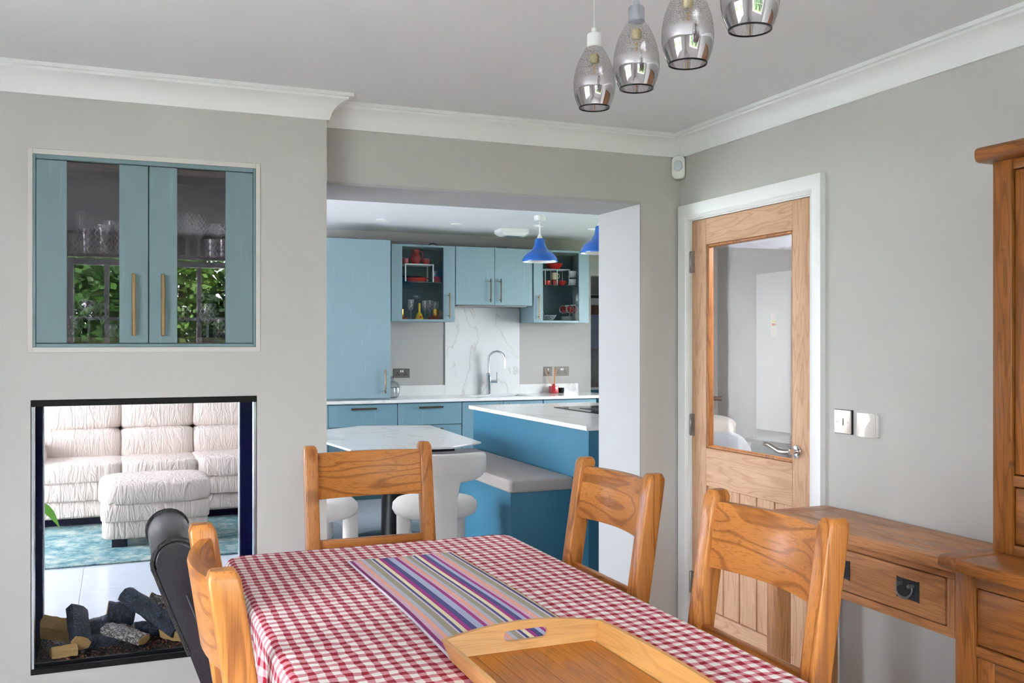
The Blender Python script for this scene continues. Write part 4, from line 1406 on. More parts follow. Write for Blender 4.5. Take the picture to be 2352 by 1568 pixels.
part('top_rail', B().box(XD0 + 0.02, XD0 + 0.045, YD0 + 0.07, YD1 - 0.085, 0.776, 0.80, 0.002), M_desk['Y'], dk)
part('bottom_rail', B().box(XD0 + 0.02, XD0 + 0.045, YD0 + 0.07, YD1 - 0.085, 0.614, 0.640, 0.002), M_desk['Y'], dk)
part('muntin', B().box(XD0 + 0.02, XD0 + 0.045, YD0 + 0.07, 1.992, 0.640, 0.776, 0.002), M_desk['Z'], dk)
part('side_panel', B().box(XD0 + 0.022, XD0 + 0.045, 2.555, YD1 - 0.085, 0.640, 0.776, 0.002), M_desk['Y'], dk)
dw = part('drawer', B().box(XD0 + 0.018, XD0 + 0.040, 1.996, 2.551, 0.643, 0.773, 0.005, 2), M_desk['Y'], dk)


def bail(parent, x, y, z, w=0.085, h=0.062):
    """black iron backplate with a drop handle on a face looking along -x"""
    pts = [(-w / 2, -h / 2), (-w / 2 + 0.012, -h / 2 + 0.004), (w / 2 - 0.012, -h / 2 + 0.004), (w / 2, -h / 2), (w / 2, h / 2), (w / 2 - 0.012, h / 2 - 0.004), (-w / 2 + 0.012, h / 2 - 0.004), (-w / 2, h / 2)]
    p = part('handle_plate', B().prism([(y + a, z + c) for a, c in pts], 'X', x - 0.004, x, 0.001, 1), M_iron, parent)
    bb = B()
    for s in (-1, 1):
        bb.lathe([(0, 0), (0.006, 0.0), (0.006, 0.006), (0.004, 0.012), (0.007, 0.016), (0.005, 0.022), (0, 0.024)], 10, M=Matrix.Translation((x - 0.002, y + s * 0.022, z + 0.014)) @ Matrix.Rotation(-PI / 2, 4, 'Y'))
    pts = [(x - 0.016 - 0.006 * math.sin(q), y + 0.030 * math.cos(q * 1.0), z + 0.004 - 0.026 * math.sin(q)) for q in [PI * k / 14 for k in range(15)]]
    pts = [(x - 0.014, y + 0.022, z + 0.014), (x - 0.015, y + 0.029, z + 0.011)] + pts + [(x - 0.015, y - 0.029, z + 0.011), (x - 0.014, y - 0.022, z + 0.014)]
    bb.tube(pts, [0.0026] * 4 + [0.0026 + 0.0016 * math.sin(PI * k / 10) for k in range(11)] + [0.0026] * 4, 8)
    return p, bb


for y in (2.130, 2.412):
    p, bb = bail(dw, XD0 + 0.018, y, 0.712)
    q = part('drop_handle', bb, M_iron_pol, dw)

# ---------------------------------------------------------------- oak dresser
ds = thing('oak_dresser', 'dark rustic oak dresser with a tall upper cupboard', 'dresser', (2.2, 1.35, 0), world=True)
YA, YZ = 0.85, 1.84
part('base_side', B().box(2.005, 2.425, YZ - 0.025, YZ - 0.003, 0.06, 0.848), M_dres['Z'], ds, smooth=0)
part('base_side', B().box(2.005, 2.425, YA + 0.003, YA + 0.025, 0.06, 0.848), M_dres['Z'], ds, smooth=0)
part('base_back', B().box(2.405, 2.425, YA + 0.03, YZ - 0.03, 0.06, 0.848), M_dres['Z'], ds, smooth=0)
for y in (YA, YZ - 0.058):
    part('base_stile', B().box(1.998, 2.040, y, y + 0.058, 0.0, 0.848, 0.003), M_dres['Z'], ds)
    part('hutch_stile', B().box(2.130, 2.165, y if y > 1 else YA, (y if y > 1 else YA) + 0.072 - 0.014, 0.882, 1.905, 0.003), M_dres['Z'], ds)
for z0, z1 in ((0.812, 0.848), (0.638, 0.664), (0.06, 0.11)):
    part('base_rail', B().box(2.002, 2.030, YA + 0.058, YZ - 0.058, z0, z1, 0.002), M_dres['Y'], ds)
top = rrect(1.962, 2.428, YA - 0.03, YZ + 0.034, 0.012)
poly = [(2.428, YA - 0.03), (2.428, YZ + 0.036), (1.985, YZ + 0.036), (1.962, YZ + 0.018), (1.962, YA - 0.012), (1.985, YA - 0.03)]
part('base_top', B().prism([(2.428, YA + 0.055), (2.428, YZ - 0.035), (1.962, YZ - 0.035), (1.962, YA + 0.055)], 'Z', 0.849, 0.882, 0.004), M_dres['Y'], ds)
for y0, y1, c in ((YZ - 0.0345, YZ + 0.036, 1), (YA - 0.036, YA + 0.0545, -1)):
    pp = [(2.428, y0), (2.428, y1), (1.980, y1), (1.964, y1 - 0.012), (1.962, y0)] if c > 0 else [(2.428, y0), (2.428, y1), (1.962, y1), (1.964, y0 + 0.012), (1.980, y0)]
    part('breadboard_end', B().prism(pp, 'Z', 0.849, 0.882, 0.010, 3), M_dres['X'], ds)
nd = 2
for i in range(nd):
    a0 = YA + 0.058 + i * (YZ - YA - 0.116 + 0.04) / nd
    a1 = a0 + (YZ - YA - 0.116 - 0.04) / nd
    d = part('drawer', B().box(2.006, 2.030, a0 + 0.002, a1 - 0.002, 0.667, 0.809, 0.005, 2), M_dres['Y'], ds)
    p, bb = bail(d, 2.006, (a0 + a1) / 2, 0.738)
    part('drop_handle', bb, M_iron_pol, d)
    d = part('cupboard_door', B().box(2.012, 2.028, a0 + 0.055, a1 - 0.055, 0.16, 0.59), M_dres['Z'], ds, smooth=0)
    for y0, y1 in ((a0 + 0.002, a0 + 0.055), (a1 - 0.055, a1 - 0.002)):
        part('door_stile', B().box(2.006, 2.032, y0, y1, 0.112, 0.636, 0.003), M_dres['Z'], d)
    for z0, z1 in ((0.112, 0.162), (0.586, 0.636)):
        part('door_rail', B().box(2.006, 2.032, a0 + 0.055, a1 - 0.055, z0, z1, 0.003), M_dres['Y'], d)
part('base_muntin', B().box(2.002, 2.030, 1.327, 1.363, 0.11, 0.812, 0.002), M_dres['Z'], ds)
# upper cupboard
part('hutch_side', B().box(2.150, 2.425, YZ - 0.022, YZ - 0.002, 0.882, 1.905), M_dres['Z'], ds, smooth=0)
part('hutch_side', B().box(2.150, 2.425, YA + 0.002, YA + 0.022, 0.882, 1.905), M_dres['Z'], ds, smooth=0)
part('hutch_back', B().box(2.408, 2.425, YA + 0.024, YZ - 0.024, 0.882, 1.905), M_dres['Z'], ds, smooth=0)
for z0, z1 in ((0.882, 0.908), (1.060, 1.088), (1.878, 1.905)):
    part('hutch_rail', B().box(2.134, 2.160, YA + 0.058, YZ - 0.058, z0, z1, 0.002), M_dres['Y'], ds)
for i in range(2):
    a0 = YA + 0.058 + i * 0.437
    a1 = a0 + 0.437
    d = part('small_drawer', B().box(2.138, 2.160, a0 + 0.003, a1 - 0.003, 0.911, 1.057, 0.005, 2), M_dres['Y'], ds)
    p, bb = bail(d, 2.138, (a0 + a1) / 2, 0.985)
    part('drop_handle', bb, M_iron_pol, d)
    d = part('hutch_door', B().box(2.144, 2.158, a0 + 0.055, a1 - 0.055, 1.14, 1.83), M_dres['Z'], ds, smooth=0)
    for y0, y1 in ((a0 + 0.003, a0 + 0.055), (a1 - 0.055, a1 - 0.003)):
        part('door_stile', B().box(2.138, 2.162, y0, y1, 1.091, 1.875, 0.003), M_dres['Z'], d)
    for z0, z1 in ((1.091, 1.141), (1.825, 1.875)):
        part('door_rail', B().box(2.138, 2.162, a0 + 0.055, a1 - 0.055, z0, z1, 0.003), M_dres['Y'], d)
part('crown', B().prism([(2.428, YA - 0.035), (2.428, YZ + 0.038), (2.110, YZ + 0.038), (2.088, YZ + 0.020), (2.088, YA - 0.020), (2.110, YA - 0.035)], 'Z', 1.906, 1.944, 0.012, 3), M_dres['Y'], ds)

# ---------------------------------------------------------------- small wall fittings
t = thing('motion_sensor', 'white alarm motion sensor in the wall corner under the coving', 'sensor', (2.405, 3.795, 2.19), -PI / 4)
part('casing', B().prism(rrect(-0.030, 0.030, 0, 0.104, 0.018, 5), 'Y', -0.016, 0.018, 0.006, 3), M_white_pl, t)
part('lens', B().puff(-0.020, 0.020, -0.024, -0.008, 0.034, 0.082, 0.8, 20, 12), plain('sensor_lens', S(214, 220, 228), 0.25), t)
t = thing('light_switch', 'polished metal rocker light switch beside the oak door', 'switch', (XR, 2.731, 1.100), world=True)
part('back_box', B().box(XR - 0.006, XR, 2.686, 2.776, 1.101, 1.189), M_dark_pl, t)
part('faceplate', B().prism(rrect(2.688, 2.774, 1.103, 1.187, 0.004), 'X', XR - 0.011, XR - 0.006, 0.002, 2), plain('polished_nickel', S(232, 222, 214), 0.3, 0.75), t)
part('rocker', B().box(XR - 0.015, XR - 0.010, 2.725, 2.737, 1.132, 1.158, 0.001, 1), M_steel, t)
for y in (2.703, 2.759):
    part('screw', B().lathe([(0, 0), (0.004, 0), (0.004, 0.001), (0, 0.0015)], 10, M=Matrix.Translation((XR - 0.011, y, 1.145)) @ Matrix.Rotation(-PI / 2, 4, 'Y')), M_steel, t)
t = thing('dimmer_plate', 'plain pearly white control plate next to the metal switch', 'switch', (XR, 2.605, 1.100), world=True)
part('back_box', B().prism(rrect(2.558, 2.652, 1.100, 1.184, 0.006), 'X', XR - 0.012, XR, 0.002, 2), M_white_pl, t)
part('faceplate', B().prism(rrect(2.562, 2.652, 1.100, 1.184, 0.005), 'X', XR - 0.017, XR - 0.012, 0.001, 2), plain('pearl_plate', S(236, 230, 224), 0.18, 0.3), t)

# ================================================================ LIVING ROOM seen through the fire
sf = thing('leather_sofa', 'long cream leather sofa beyond the glass fire', 'sofa', (0.3, 8.5, 0), world=True)
cols = [(-0.62, 0.045), (0.005, 0.605), (0.565, 1.21)]
part('base', B().box(-0.62, 1.21, 8.03, 8.95, 0.08, 0.235, 0.03, 3), M_leather, sf)
part('front_band', B().puff(-0.62, 1.21, 8.00, 8.5, 0.21, 0.375, 0.18, 40, 14), M_leather, sf)
for i, (a, c) in enumerate(cols):
    dy = 0.0
    st = part('seat_cushion', B().puff(a, c, 7.98 + dy, 8.62, 0.345, 0.515 + 0.01 * (i == 2), 0.28, 36, 18, 0.006, i), M_leather, sf)
    part('lumbar_cushion', B().puff(a + 0.005, c - 0.005, 8.42, 8.80, 0.46, 0.735, 0.34, 36, 18, 0.012, 10 + i), M_leather, sf)
    part('back_cushion', B().puff(a, c, 8.46, 8.90, 0.705, 1.06, 0.36, 36, 20, 0.016, 20 + i), M_leather, sf)
part('back_frame', B().box(-0.62, 1.21, 8.78, 8.95, 0.2, 0.98, 0.04, 3), M_leather, sf)
part('arm', B().puff(-0.86, -0.52, 7.98, 8.95, 0.10, 0.66, 0.45, 30, 18), M_leather, sf)
part('arm', B().puff(1.13, 1.44, 7.98, 8.95, 0.10, 0.66, 0.45, 30, 18), M_leather, sf)
for x in (-0.72, 1.28):
    for y in (8.1, 8.8):
        part('foot', B().box(x - 0.04, x + 0.04, y, y + 0.08, 0.012, 0.10), M_black, sf)
part('plinth', B().box(-0.55, 1.15, 8.16, 8.9, 0.012, 0.10), M_navyblack, sf, smooth=0)
ot = thing('footstool', 'cream leather footstool in front of the sofa', 'footstool', (0.25, 7.35, 0), world=True)
part('base', B().puff(-0.105, 0.60, 7.12, 7.66, 0.065, 0.215, 0.2, 32, 14), M_leather, ot)
part('band', B().puff(-0.115, 0.61, 7.10, 7.68, 0.185, 0.325, 0.2, 32, 14), M_leather, ot)
part('top_cushion', B().puff(-0.13, 0.625, 7.08, 7.70, 0.295, 0.475, 0.38, 36, 18, 0.004, 4), M_leather, ot)
for x in (-0.04, 0.45):
    for y in (7.16, 7.55):
        part('foot', B().box(x, x + 0.10, y, y + 0.07, 0.012, 0.075), M_navyblack, ot)
rg = solo('area_rug', B().box(-1.0, 0.8, -0.82, 0.82, 0, 0.012, 0.004, 1), M_rug, 'teal and grey patterned rug under the footstool', 'rug', None, (0.10, 7.50, 0.0))
pt = thing('potted_plant', 'leafy green houseplant in a white pot beyond the fire', 'plant', (-0.60, 5.05, 0))
part('pot', B().lathe([(0, 0), (0.10, 0), (0.13, 0.26), (0.135, 0.27), (0.12, 0.27), (0.115, 0.24), (0, 0.23)], 24), M_terra, pt)
part('soil', B().lathe([(0, 0.225), (0.114, 0.235), (0, 0.245)], 20), M_soil, pt)


def leaf(bm_b, base, tip, w, droop=0.03):
    base, tip = Vector(base), Vector(tip)
    d = tip - base
    s = d.cross(Vector((0, 0, 1))).normalized()
    n = s.cross(d).normalized()
    rings_l, rings_r, mid = [], [], []
    K = 8
    bm = bm_b.bm
    for i in range(K + 1):
        q = i / K
        wd = w * (math.sin(PI * min(1, q * 1.02) ** 0.75)) * (1 if i < K else 0)
        c = base + d * q + n * droop * math.sin(PI * q)
        mid.append(bm.verts.new(c)); rings_l.append(bm.verts.new(c + s * wd + n * wd * 0.25)); rings_r.append(bm.verts.new(c - s * wd + n * wd * 0.25))
    for i in range(K):
        bm.faces.new((mid[i], mid[i + 1], rings_l[i + 1], rings_l[i]))
        bm.faces.new((mid[i], rings_r[i], rings_r[i + 1], mid[i + 1]))


for k, (b0, t0) in enumerate((((0.16, 0.02, 0.68), (0.348, -0.05, 0.548)), ((0.0, 0.05, 0.55), (0.12, 0.26, 0.66)), ((-0.04, 0.0, 0.52), (-0.28, 0.05, 0.60)), ((0.0, -0.04, 0.48), (-0.08, -0.24, 0.52)), ((0.02, 0.02, 0.60), (-0.10, 0.18, 0.80)))):
    st = part('stem', B().tube([(0, 0, 0.24), ((b0[0]) * 0.6, b0[1] * 0.6, 0.40), b0], 0.005, 6), M_green, pt)
    bb = B(); leaf(bb, b0, t0, 0.055)
    lf = part('leaf', bb, M_green, st, smooth=60)
    md = lf.modifiers.new('thickness', 'SOLIDIFY'); md.thickness = 0.0012

# ================================================================ KITCHEN
YW = YK            # wall face
# base cabinets along the back wall
ZT0, ZT1 = 0.880, 0.908


def kitchen_handle(bb, x0, x1, z0, z1, y, vert):
    if vert:
        bb.box(x0 - 0.006, x0 + 0.006, y - 0.034, y - 0.024, z0, z1, 0.003, 1)
        for z in (z0 + 0.025, z1 - 0.025):
            bb.box(x0 - 0.004, x0 + 0.004, y - 0.026, y + 0.002, z - 0.004, z + 0.004)
    else:
        bb.box(x0, x1, y - 0.034, y - 0.022, z0 - 0.009, z0 + 0.009, 0.002, 1)
        for x in (x0 + 0.02, x1 - 0.02):
            bb.box(x - 0.004, x + 0.004, y - 0.024, y + 0.002, z0 - 0.004, z0 + 0.004)
    return bb


YBF = 8.49
units = [(1.735, 2.370, 'drawers', 'teal drawer unit at the end of the worktop run'), (2.374, 2.995, 'drawers', 'teal drawer unit beside the sink cupboard'), (2.999, 3.836, 'doors', 'teal sink cupboard below the tap'),
         (3.840, 4.42, 'plain', 'teal base cupboard below the reed diffuser')]
M_tb = M_teal_base
for (a, c, kind, lab) in units:
    t = thing('base_cabinet', lab, 'cabinet', ((a + c) / 2, 8.8, 0), world=True)
    part('carcass', B().box(a, c, YBF + 0.022, YW - 0.002, 0.10, ZT0 - 0.003), M_tb, t, smooth=0)
    part('plinth', B().box(a, c, YBF + 0.06, YBF + 0.08, 0.0, 0.10), M_teal_in, t, smooth=0)
    if kind == 'drawers':
        for z0, z1 in ((0.70 - 0.03, ZT0 - 0.012), (0.39, 0.664), (0.11, 0.384)):
            d = part('drawer_front', B().box(a + 0.002, c - 0.002, YBF, YBF + 0.02, z0, z1, 0.0015, 1), M_tb, t, smooth=0)
            m_ = (a + c) / 2
            part('handle', kitchen_handle(B(), m_ - 0.118, m_ + 0.118, z1 - 0.035, 0, YBF, False), M_bronze, d)
    elif kind == 'doors':
        for x0, x1, hx in ((a, (a + c) / 2, (a + c) / 2 - 0.05), ((a + c) / 2, c, (a + c) / 2 + 0.05)):
            d = part('door', B().box(x0 + 0.002, x1 - 0.002, YBF, YBF + 0.02, 0.11, ZT0 - 0.012, 0.0015, 1), M_tb, t, smooth=0)
            part('handle', kitchen_handle(B(), hx, hx, 0.62, 0.855, YBF, True), M_brass, d)
    else:
        d = part('door', B().box(a + 0.002, c - 0.002, YBF, YBF + 0.02, 0.11, ZT0 - 0.012, 0.0015, 1), M_tb, t, smooth=0)
solo('end_panel', B().box(-0.009, 0.009, 0, 0.63, 0, ZT0 - 0.003), M_tb, 'narrow teal end panel closing the drawer run', 'panel', None, (1.724, YBF, 0), smooth=0)
# worktop with an undermount sink cut-out
b = B()
SX0, SX1, SY0, SY1 = 3.18, 3.76, 8.62, 8.96
b.box(1.70, SX0, YBF - 0.025, YW, ZT0, ZT1).box(SX1, 4.62, YBF - 0.025, YW, ZT0, ZT1).box(SX0, SX1, YBF - 0.025, SY0, ZT0, ZT1).box(SX0, SX1, SY1, YW, ZT0, ZT1)
solo('worktop', b, M_quartz, 'white quartz worktop along the kitchen back wall', 'worktop', None, (0, 0, 0), smooth=0)
t = thing('sink', 'stainless undermount sink under the chrome tap', 'sink', ((SX0 + SX1) / 2, 8.79, 0.72), world=True)
part('bowl', B().box(SX0 - .01, SX1 + .01, SY0 - .01, SY1 + .01, 0.70, 0.708).box(SX0 - .01, SX0, SY0, SY1, 0.708, ZT0).box(SX1, SX1 + .01, SY0, SY1, 0.708, ZT0).box(SX0, SX1, SY0 - .01, SY0, 0.708, ZT0).box(SX0, SX1, SY1, SY1 + .01, 0.708, ZT0), M_steel, t, smooth=0)
t = thing('kitchen_tap', 'tall chrome swan neck tap at the sink', 'tap', (3.475, 9.03, ZT1), 0)
part('body', B().lathe([(0, 0), (0.026, 0), (0.026, 0.01), (0.022, 0.012), (0.022, 0.185), (0.026, 0.19), (0.026, 0.215), (0.014, 0.22), (0, 0.22)], 20), M_chrome, t)
part('spout', B().tube([(0, 0, 0.21), (0, 0, 0.36)] + [(0.058 - 0.058 * math.cos(q), -0.07 + 0.07 * math.cos(q), 0.36 + 0.075 * math.sin(q)) for q in [PI * i / 12 for i in range(1, 12)]] + [(0.116, -0.14, 0.36), (0.116, -0.14, 0.27)], 0.0115, 12), M_chrome, t)
part('lever', B().tube([(0.02, 0, 0.13), (0.085, -0.02, 0.13)], 0.017, 12).tube([(0.08, -0.02, 0.14), (0.08, -0.02, 0.225)], 0.005, 8), M_chrome, t)
# splashback and upstands
solo('splashback', B().box(3.035, 3.845, YW - 0.014, YW - 0.001, ZT1, 1.785), M_marble, 'tall veined stone splashback behind the tap', 'splashback', None, (0, 0, 0), smooth=0)
solo('upstand', B().box(2.32, 3.034, YW - 0.014, YW - 0.001, ZT1, 1.008), M_marble, 'low stone upstand behind the ribbed glass jar', 'upstand', None, (0, 0, 0), smooth=0)
solo('upstand', B().box(3.846, 4.52, YW - 0.014, YW - 0.001, ZT1, 1.0), M_marble, 'low stone upstand behind the reed diffuser', 'upstand', None, (0, 0, 0), smooth=0)
# tall larder cupboard on the worktop
t = thing('larder_cabinet', 'tall plain teal larder cupboard standing on the worktop', 'cabinet', (2.0, 8.8, ZT1), world=True)
part('carcass', B().box(1.60, 2.310, 8.53, YW - 0.002, ZT1 + 0.001, 2.372), M_teal, t, smooth=0)
d = part('door', B().box(1.602, 2.308, 8.505, 8.528, ZT1 + 0.018, 2.370, 0.0015, 1), M_teal, t, smooth=0)
part('handle', kitchen_handle(B(), 2.255, 0, 0.968, 1.192, 8.505, True), M_brass, d)
# wall cabinets
YU = 8.76


def glazed_cabinet(a, c, g0, g1, hx, lab):
    t = thing('glazed_wall_cabinet', lab, 'cabinet', ((a + c) / 2, 8.95, 1.63), world=True)
    z0, z1 = 1.635, 2.366
    part('carcass', B().box(a, a + 0.018, YU + 0.022, YW - 0.002, z0, z1).box(c - 0.018, c, YU + 0.022, YW - 0.002, z0, z1).box(a + .018, c - .018, YU + 0.022, YW - 0.002, z0, z0 + 0.018).box(a + .018, c - .018, YU + 0.022, YW - 0.002, z1 - 0.018, z1), M_teal, t, smooth=0)
    part('back_panel', B().box(a + 0.018, c - 0.018, YW - 0.012, YW - 0.003, z0 + 0.018, z1 - 0.018), M_teal_in, t, smooth=0)
    part('shelf', B().box(a + 0.02, c - 0.02, YU + 0.05, YW - 0.014, 2.010, 2.018), pane_mat('kitchen_shelf_glass_%d' % int(a * 100), (0.6, 0.75, 0.74, 1), 0.08), t, smooth=0)
    d = part('door', B().box(a + 0.002, g0, YU, YU + 0.02, z0, z1, 0.0015, 1), M_teal, t, smooth=0)
    part('stile', B().box(g1, c - 0.002, YU, YU + 0.02, z0, z1, 0.0015, 1), M_teal, d, smooth=0)
    part('rail', B().box(g0, g1, YU + 0.004, YU + 0.02, z1 - 0.018, z1), M_teal, d, smooth=0)
    part('rail', B().box(g0, g1, YU + 0.004, YU + 0.02, z0, z0 + 0.020), M_teal, d, smooth=0)
    part('pane', B().box(g0, g1, YU + 0.010, YU + 0.014, z0 + 0.02, z1 - 0.018), M_kglass, d, smooth=0)
    part('handle', kitchen_handle(B(), hx, 0, 1.665, 1.912, YU, True), M_brass, d)
    return t


M_kglass = pane_mat('kitchen_cabinet_pane', (0.94, 0.96, 0.96, 1), 0.0, ior=1.3)
glazed_cabinet(2.385, 3.022, 2.492, 2.902, 2.957, 'glazed teal wall cabinet holding the red jug')
glazed_cabinet(3.852, 4.475, 3.955, 4.360, 3.905, 'glazed teal wall cabinet holding the white cups')
t = thing('wall_cabinet', 'shorter two door teal wall cabinet over the splashback', 'cabinet', (3.43, 8.95, 1.79), world=True)
part('carcass', B().box(3.027, 3.847, YU + 0.022, YW - 0.016, 1.80, 2.366), M_teal, t, smooth=0)
for x0, x1, hx in ((3.029, 3.432, 3.383), (3.436, 3.838, 3.490)):
    d = part('door', B().box(x0, x1, YU, YU + 0.02, 1.802, 2.366, 0.0015, 1), M_teal, t, smooth=0)
    part('handle', kitchen_handle(B(), hx, 0, 1.828, 2.06, YU, True), M_bronze, d)
part('extractor', B().box(3.06, 3.80, YU + 0.05, YW - 0.03, 1.788, 1.80, 0.003, 1), M_steel, t)

# sockets and switches on the grey wall
def socket(x0, x1, z0, z1, label, double):
    t = thing('power_socket', label, 'socket', ((x0 + x1) / 2, YW, z0), world=True, group='metal sockets over the worktop')
    part('faceplate', B().box(x0, x1, YW - 0.008, YW - 0.001, z0, z1, 0.002, 1), M_bronze_l, t)
    cx = (x0 + x1) / 2
    zc = (z0 + z1) / 2
    for s in ((-1, 1) if double else (0,)):
        q = 0.010 if double else 0
        part('rocker', B().box(cx + s * q - 0.006, cx + s * q + 0.006, YW - 0.012, YW - 0.007, zc + 0.008, zc + 0.030, 0.001, 1), M_white_pl, t)
        if double:
            k = cx + s * 0.040
            for dx, dz in ((0, 0.004), (-0.011, -0.016), (0.011, -0.016)):
                part('pin_hole', B().box(k + dx - 0.005, k + dx + 0.005, YW - 0.0095, YW - 0.0075, zc + dz - 0.006, zc + dz + 0.006), M_dark_pl, t, smooth=0)
        else:
            part('fuse_cover', B().box(cx - 0.016, cx + 0.016, YW - 0.0095, YW - 0.0075, zc - 0.028, zc - 0.010), M_dark_pl, t, smooth=0)


M_bronze_l = plain('brushed_nickel_plate', S(104, 98, 92), 0.5, 0.5)
socket(2.505, 2.668, 1.085, 1.176, 'double metal socket above the ribbed glass jar', True)
socket(4.125, 4.222, 1.083, 1.178, 'single metal fused switch above the reed diffuser', False)
socket(4.252, 4.416, 1.083, 1.178, 'double metal socket beside the fused switch', True)
# ribbed glass jar with lid
t = thing('glass_jar', 'ribbed glass jar with a domed lid beside the larder', 'jar', (2.405, 8.80, ZT1))


def ribbed(prof, segs=36, amp=0.06):
    bb = B()
    rings = []
    for r, z in prof:
        rings.append([(r * (1 + amp * (i % 2)) * math.cos(2 * PI * i / segs), r * (1 + amp * (i % 2)) * math.sin(2 * PI * i / segs), z) for i in range(segs)])
    return bb.loft(rings)


M_jar = pane_mat('jar_glass', (0.72, 0.74, 0.76, 1), 0.14, 0.05)
part('body', ribbed([(0.045, 0), (0.058, 0.012), (0.066, 0.05), (0.070, 0.10)]), M_jar, t)
part('lid', ribbed([(0.074, 0.100), (0.068, 0.125), (0.045, 0.150), (0.015, 0.165), (0.012, 0.172), (0.024, 0.190), (0.012, 0.208)]), M_jar, t)
# reed diffuser and black candle
t = thing('reed_diffuser', 'red reed diffuser bottle with orange sticks on the worktop', 'diffuser', (4.195, 9.02, ZT1))
part('bottle', B().prism(rrect(-0.040, 0.040, -0.040, 0.040, 0.010), 'Z', 0, 0.072, 0.006, 2), M_candle_red, t)
part('neck', B().lathe([(0.015, 0.072), (0.015, 0.094), (0.010, 0.094)], 14), M_candle_red, t)
for dx, dy, h in ((-0.10, 0.0, 0.245), (0.012, 0.0, 0.265), (0.035, 0.01, 0.262), (0.022, -0.01, 0.24)):
    part('reed', B().tube([(0, 0, 0.03), (dx, dy, h)], 0.0032, 6), M_reed, t)
t = thing('candle_tin', 'small black candle tin beside the reed diffuser', 'candle', (4.285, 9.03, ZT1))
part('tin', B().lathe([(0, 0), (0.030, 0), (0.031, 0.003), (0.031, 0.050), (0.029, 0.052), (0.028, 0.046), (0, 0.045)], 24), M_black, t)
part('wick', B().tube([(0, 0, 0.045), (0, 0, 0.053)], 0.0012, 5), M_paper, t)

# things in the first glazed cabinet
FL, SHF = 1.654, 2.0185
GA, GB = 'crockery in the cabinet with the red jug', 'crockery in the cabinet with the white cups'


def mug(loc, r, h, mat, label, group, side=1, ang=0.0, cat='mug'):
    t = thing('mug', label, cat, loc, ang, group)
    part('cup', B().lathe([(0, 0), (r * 0.92, 0), (r, 0.006), (r, h), (r - 0.004, h), (r - 0.006, 0.008), (0, 0.007)], 22), mat, t)
    if side:
        part('handle', B().tube([(side * (r - 0.003), 0, h * 0.82), (side * (r + 0.018), 0, h * 0.78), (side * (r + 0.024), 0, h * 0.5), (side * (r + 0.016), 0, h * 0.24), (side * (r - 0.003), 0, h * 0.2)], 0.0045, 8), mat, t)
    return t


t = thing('shelf_riser', 'white metal riser shelf inside the red jug cabinet', 'riser', (2.69, 8.94, SHF), world=True, group=GA)
part('top', B().box(2.545, 2.835, 8.85, 9.05, 2.180, 2.192), M_white_pl, t, smooth=0)
for x in (2.545, 2.823):
    for y in (8.85, 9.038):
        part('leg', B().box(x, x + 0.012, y, y + 0.012, SHF + 0.001, 2.180), M_white_pl, t, smooth=0)
t = thing('red_jug', 'red stoneware jug with a curved handle on the riser', 'jug', (2.676, 8.94, 2.193), 0, GA)
part('body', B().lathe([(0, 0), (0.036, 0), (0.046, 0.02), (0.052, 0.055), (0.046, 0.085), (0.033, 0.108), (0.034, 0.122), (0.042, 0.142), (0.039, 0.142), (0.03, 0.12), (0.028, 0.1), (0.04, 0.06), (0, 0.01)], 26), M_red, t)
part('handle', B().tube([(0.034, 0, 0.118), (0.062, 0, 0.128), (0.078, 0, 0.105), (0.074, 0, 0.065), (0.048, 0, 0.035)], 0.006, 8), M_red, t)
mug((2.572, 8.94, 2.193), 0.036, 0.055, M_red, 'red mug on the riser next to the cabinet side', GA, 0)
mug((2.782, 8.94, 2.193), 0.036, 0.055, M_red2, 'red mug on the riser beneath the jug handle', GA, 0)
mug((2.880, 8.90, SHF + 0.001), 0.036, 0.056, M_red2, 'red mug beside the riser on the glass shelf', GA, 0)
mug((2.886, 8.99, SHF + 0.001), 0.030, 0.115, M_crystal, 'clear tall glass behind the red mug', GA, 0, cat='glass')
t = thing('baking_dish', 'red oval baking dish under the riser', 'dish', (2.69, 8.94, SHF + 0.001), 0, GA)
part('dish', B().loft([[(rx * math.cos(a), ry * math.sin(a), z) for a in [2 * PI * i / 28 for i in range(28)]] for rx, ry, z in ((0.085, 0.055, 0), (0.105, 0.07, 0.042), (0.098, 0.064, 0.042), (0.08, 0.05, 0.008))]), M_red2, t)
for s in (-1, 1):
    part('grip', B().box(s * 0.104 - 0.012, s * 0.104 + 0.012, -0.03, 0.03, 0.034, 0.042, 0.003, 1), M_red2, t)
t = thing('dark_casserole', 'dark lidded dish stacked over the red baking dish', 'dish', (2.66, 8.99, SHF + 0.044), 0, GA)
part('body', B().loft([[(rx * math.cos(a), 0.045 * math.sin(a) * rx / 0.1, z) for a in [2 * PI * i / 28 for i in range(28)]] for rx, z in ((0.09, 0), (0.11, 0.012), (0.11, 0.018), (0.05, 0.024))]), M_black, t)
t = thing('yellow_bell', 'yellow painted bell with an orange flower', 'bell', (2.702, 8.90, FL), 0, GA)
part('skirt', B().lathe([(0, 0), (0.044, 0), (0.042, 0.008), (0.033, 0.03), (0.028, 0.05), (0.016, 0.066), (0.012, 0.072), (0, 0.072)], 24), M_yellow, t)
part('handle', B().lathe([(0.012, 0.072), (0.013, 0.135), (0.010, 0.138), (0.013, 0.145), (0.011, 0.158), (0, 0.163)], 16), M_yellow, t)
part('flower', B().lathe([(0, 0), (0.013, 0), (0.009, 0.004), (0, 0.005)], 7, M=Matrix.Translation((0.004, -0.036, 0.026)) @ Matrix.Rotation(math.radians(72), 4, 'X')), M_orange, t)
t = thing('plate_stack', 'orange saucers stacked below the gold cup by the door stile', 'plates', (2.855, 8.90, FL), 0, GA)
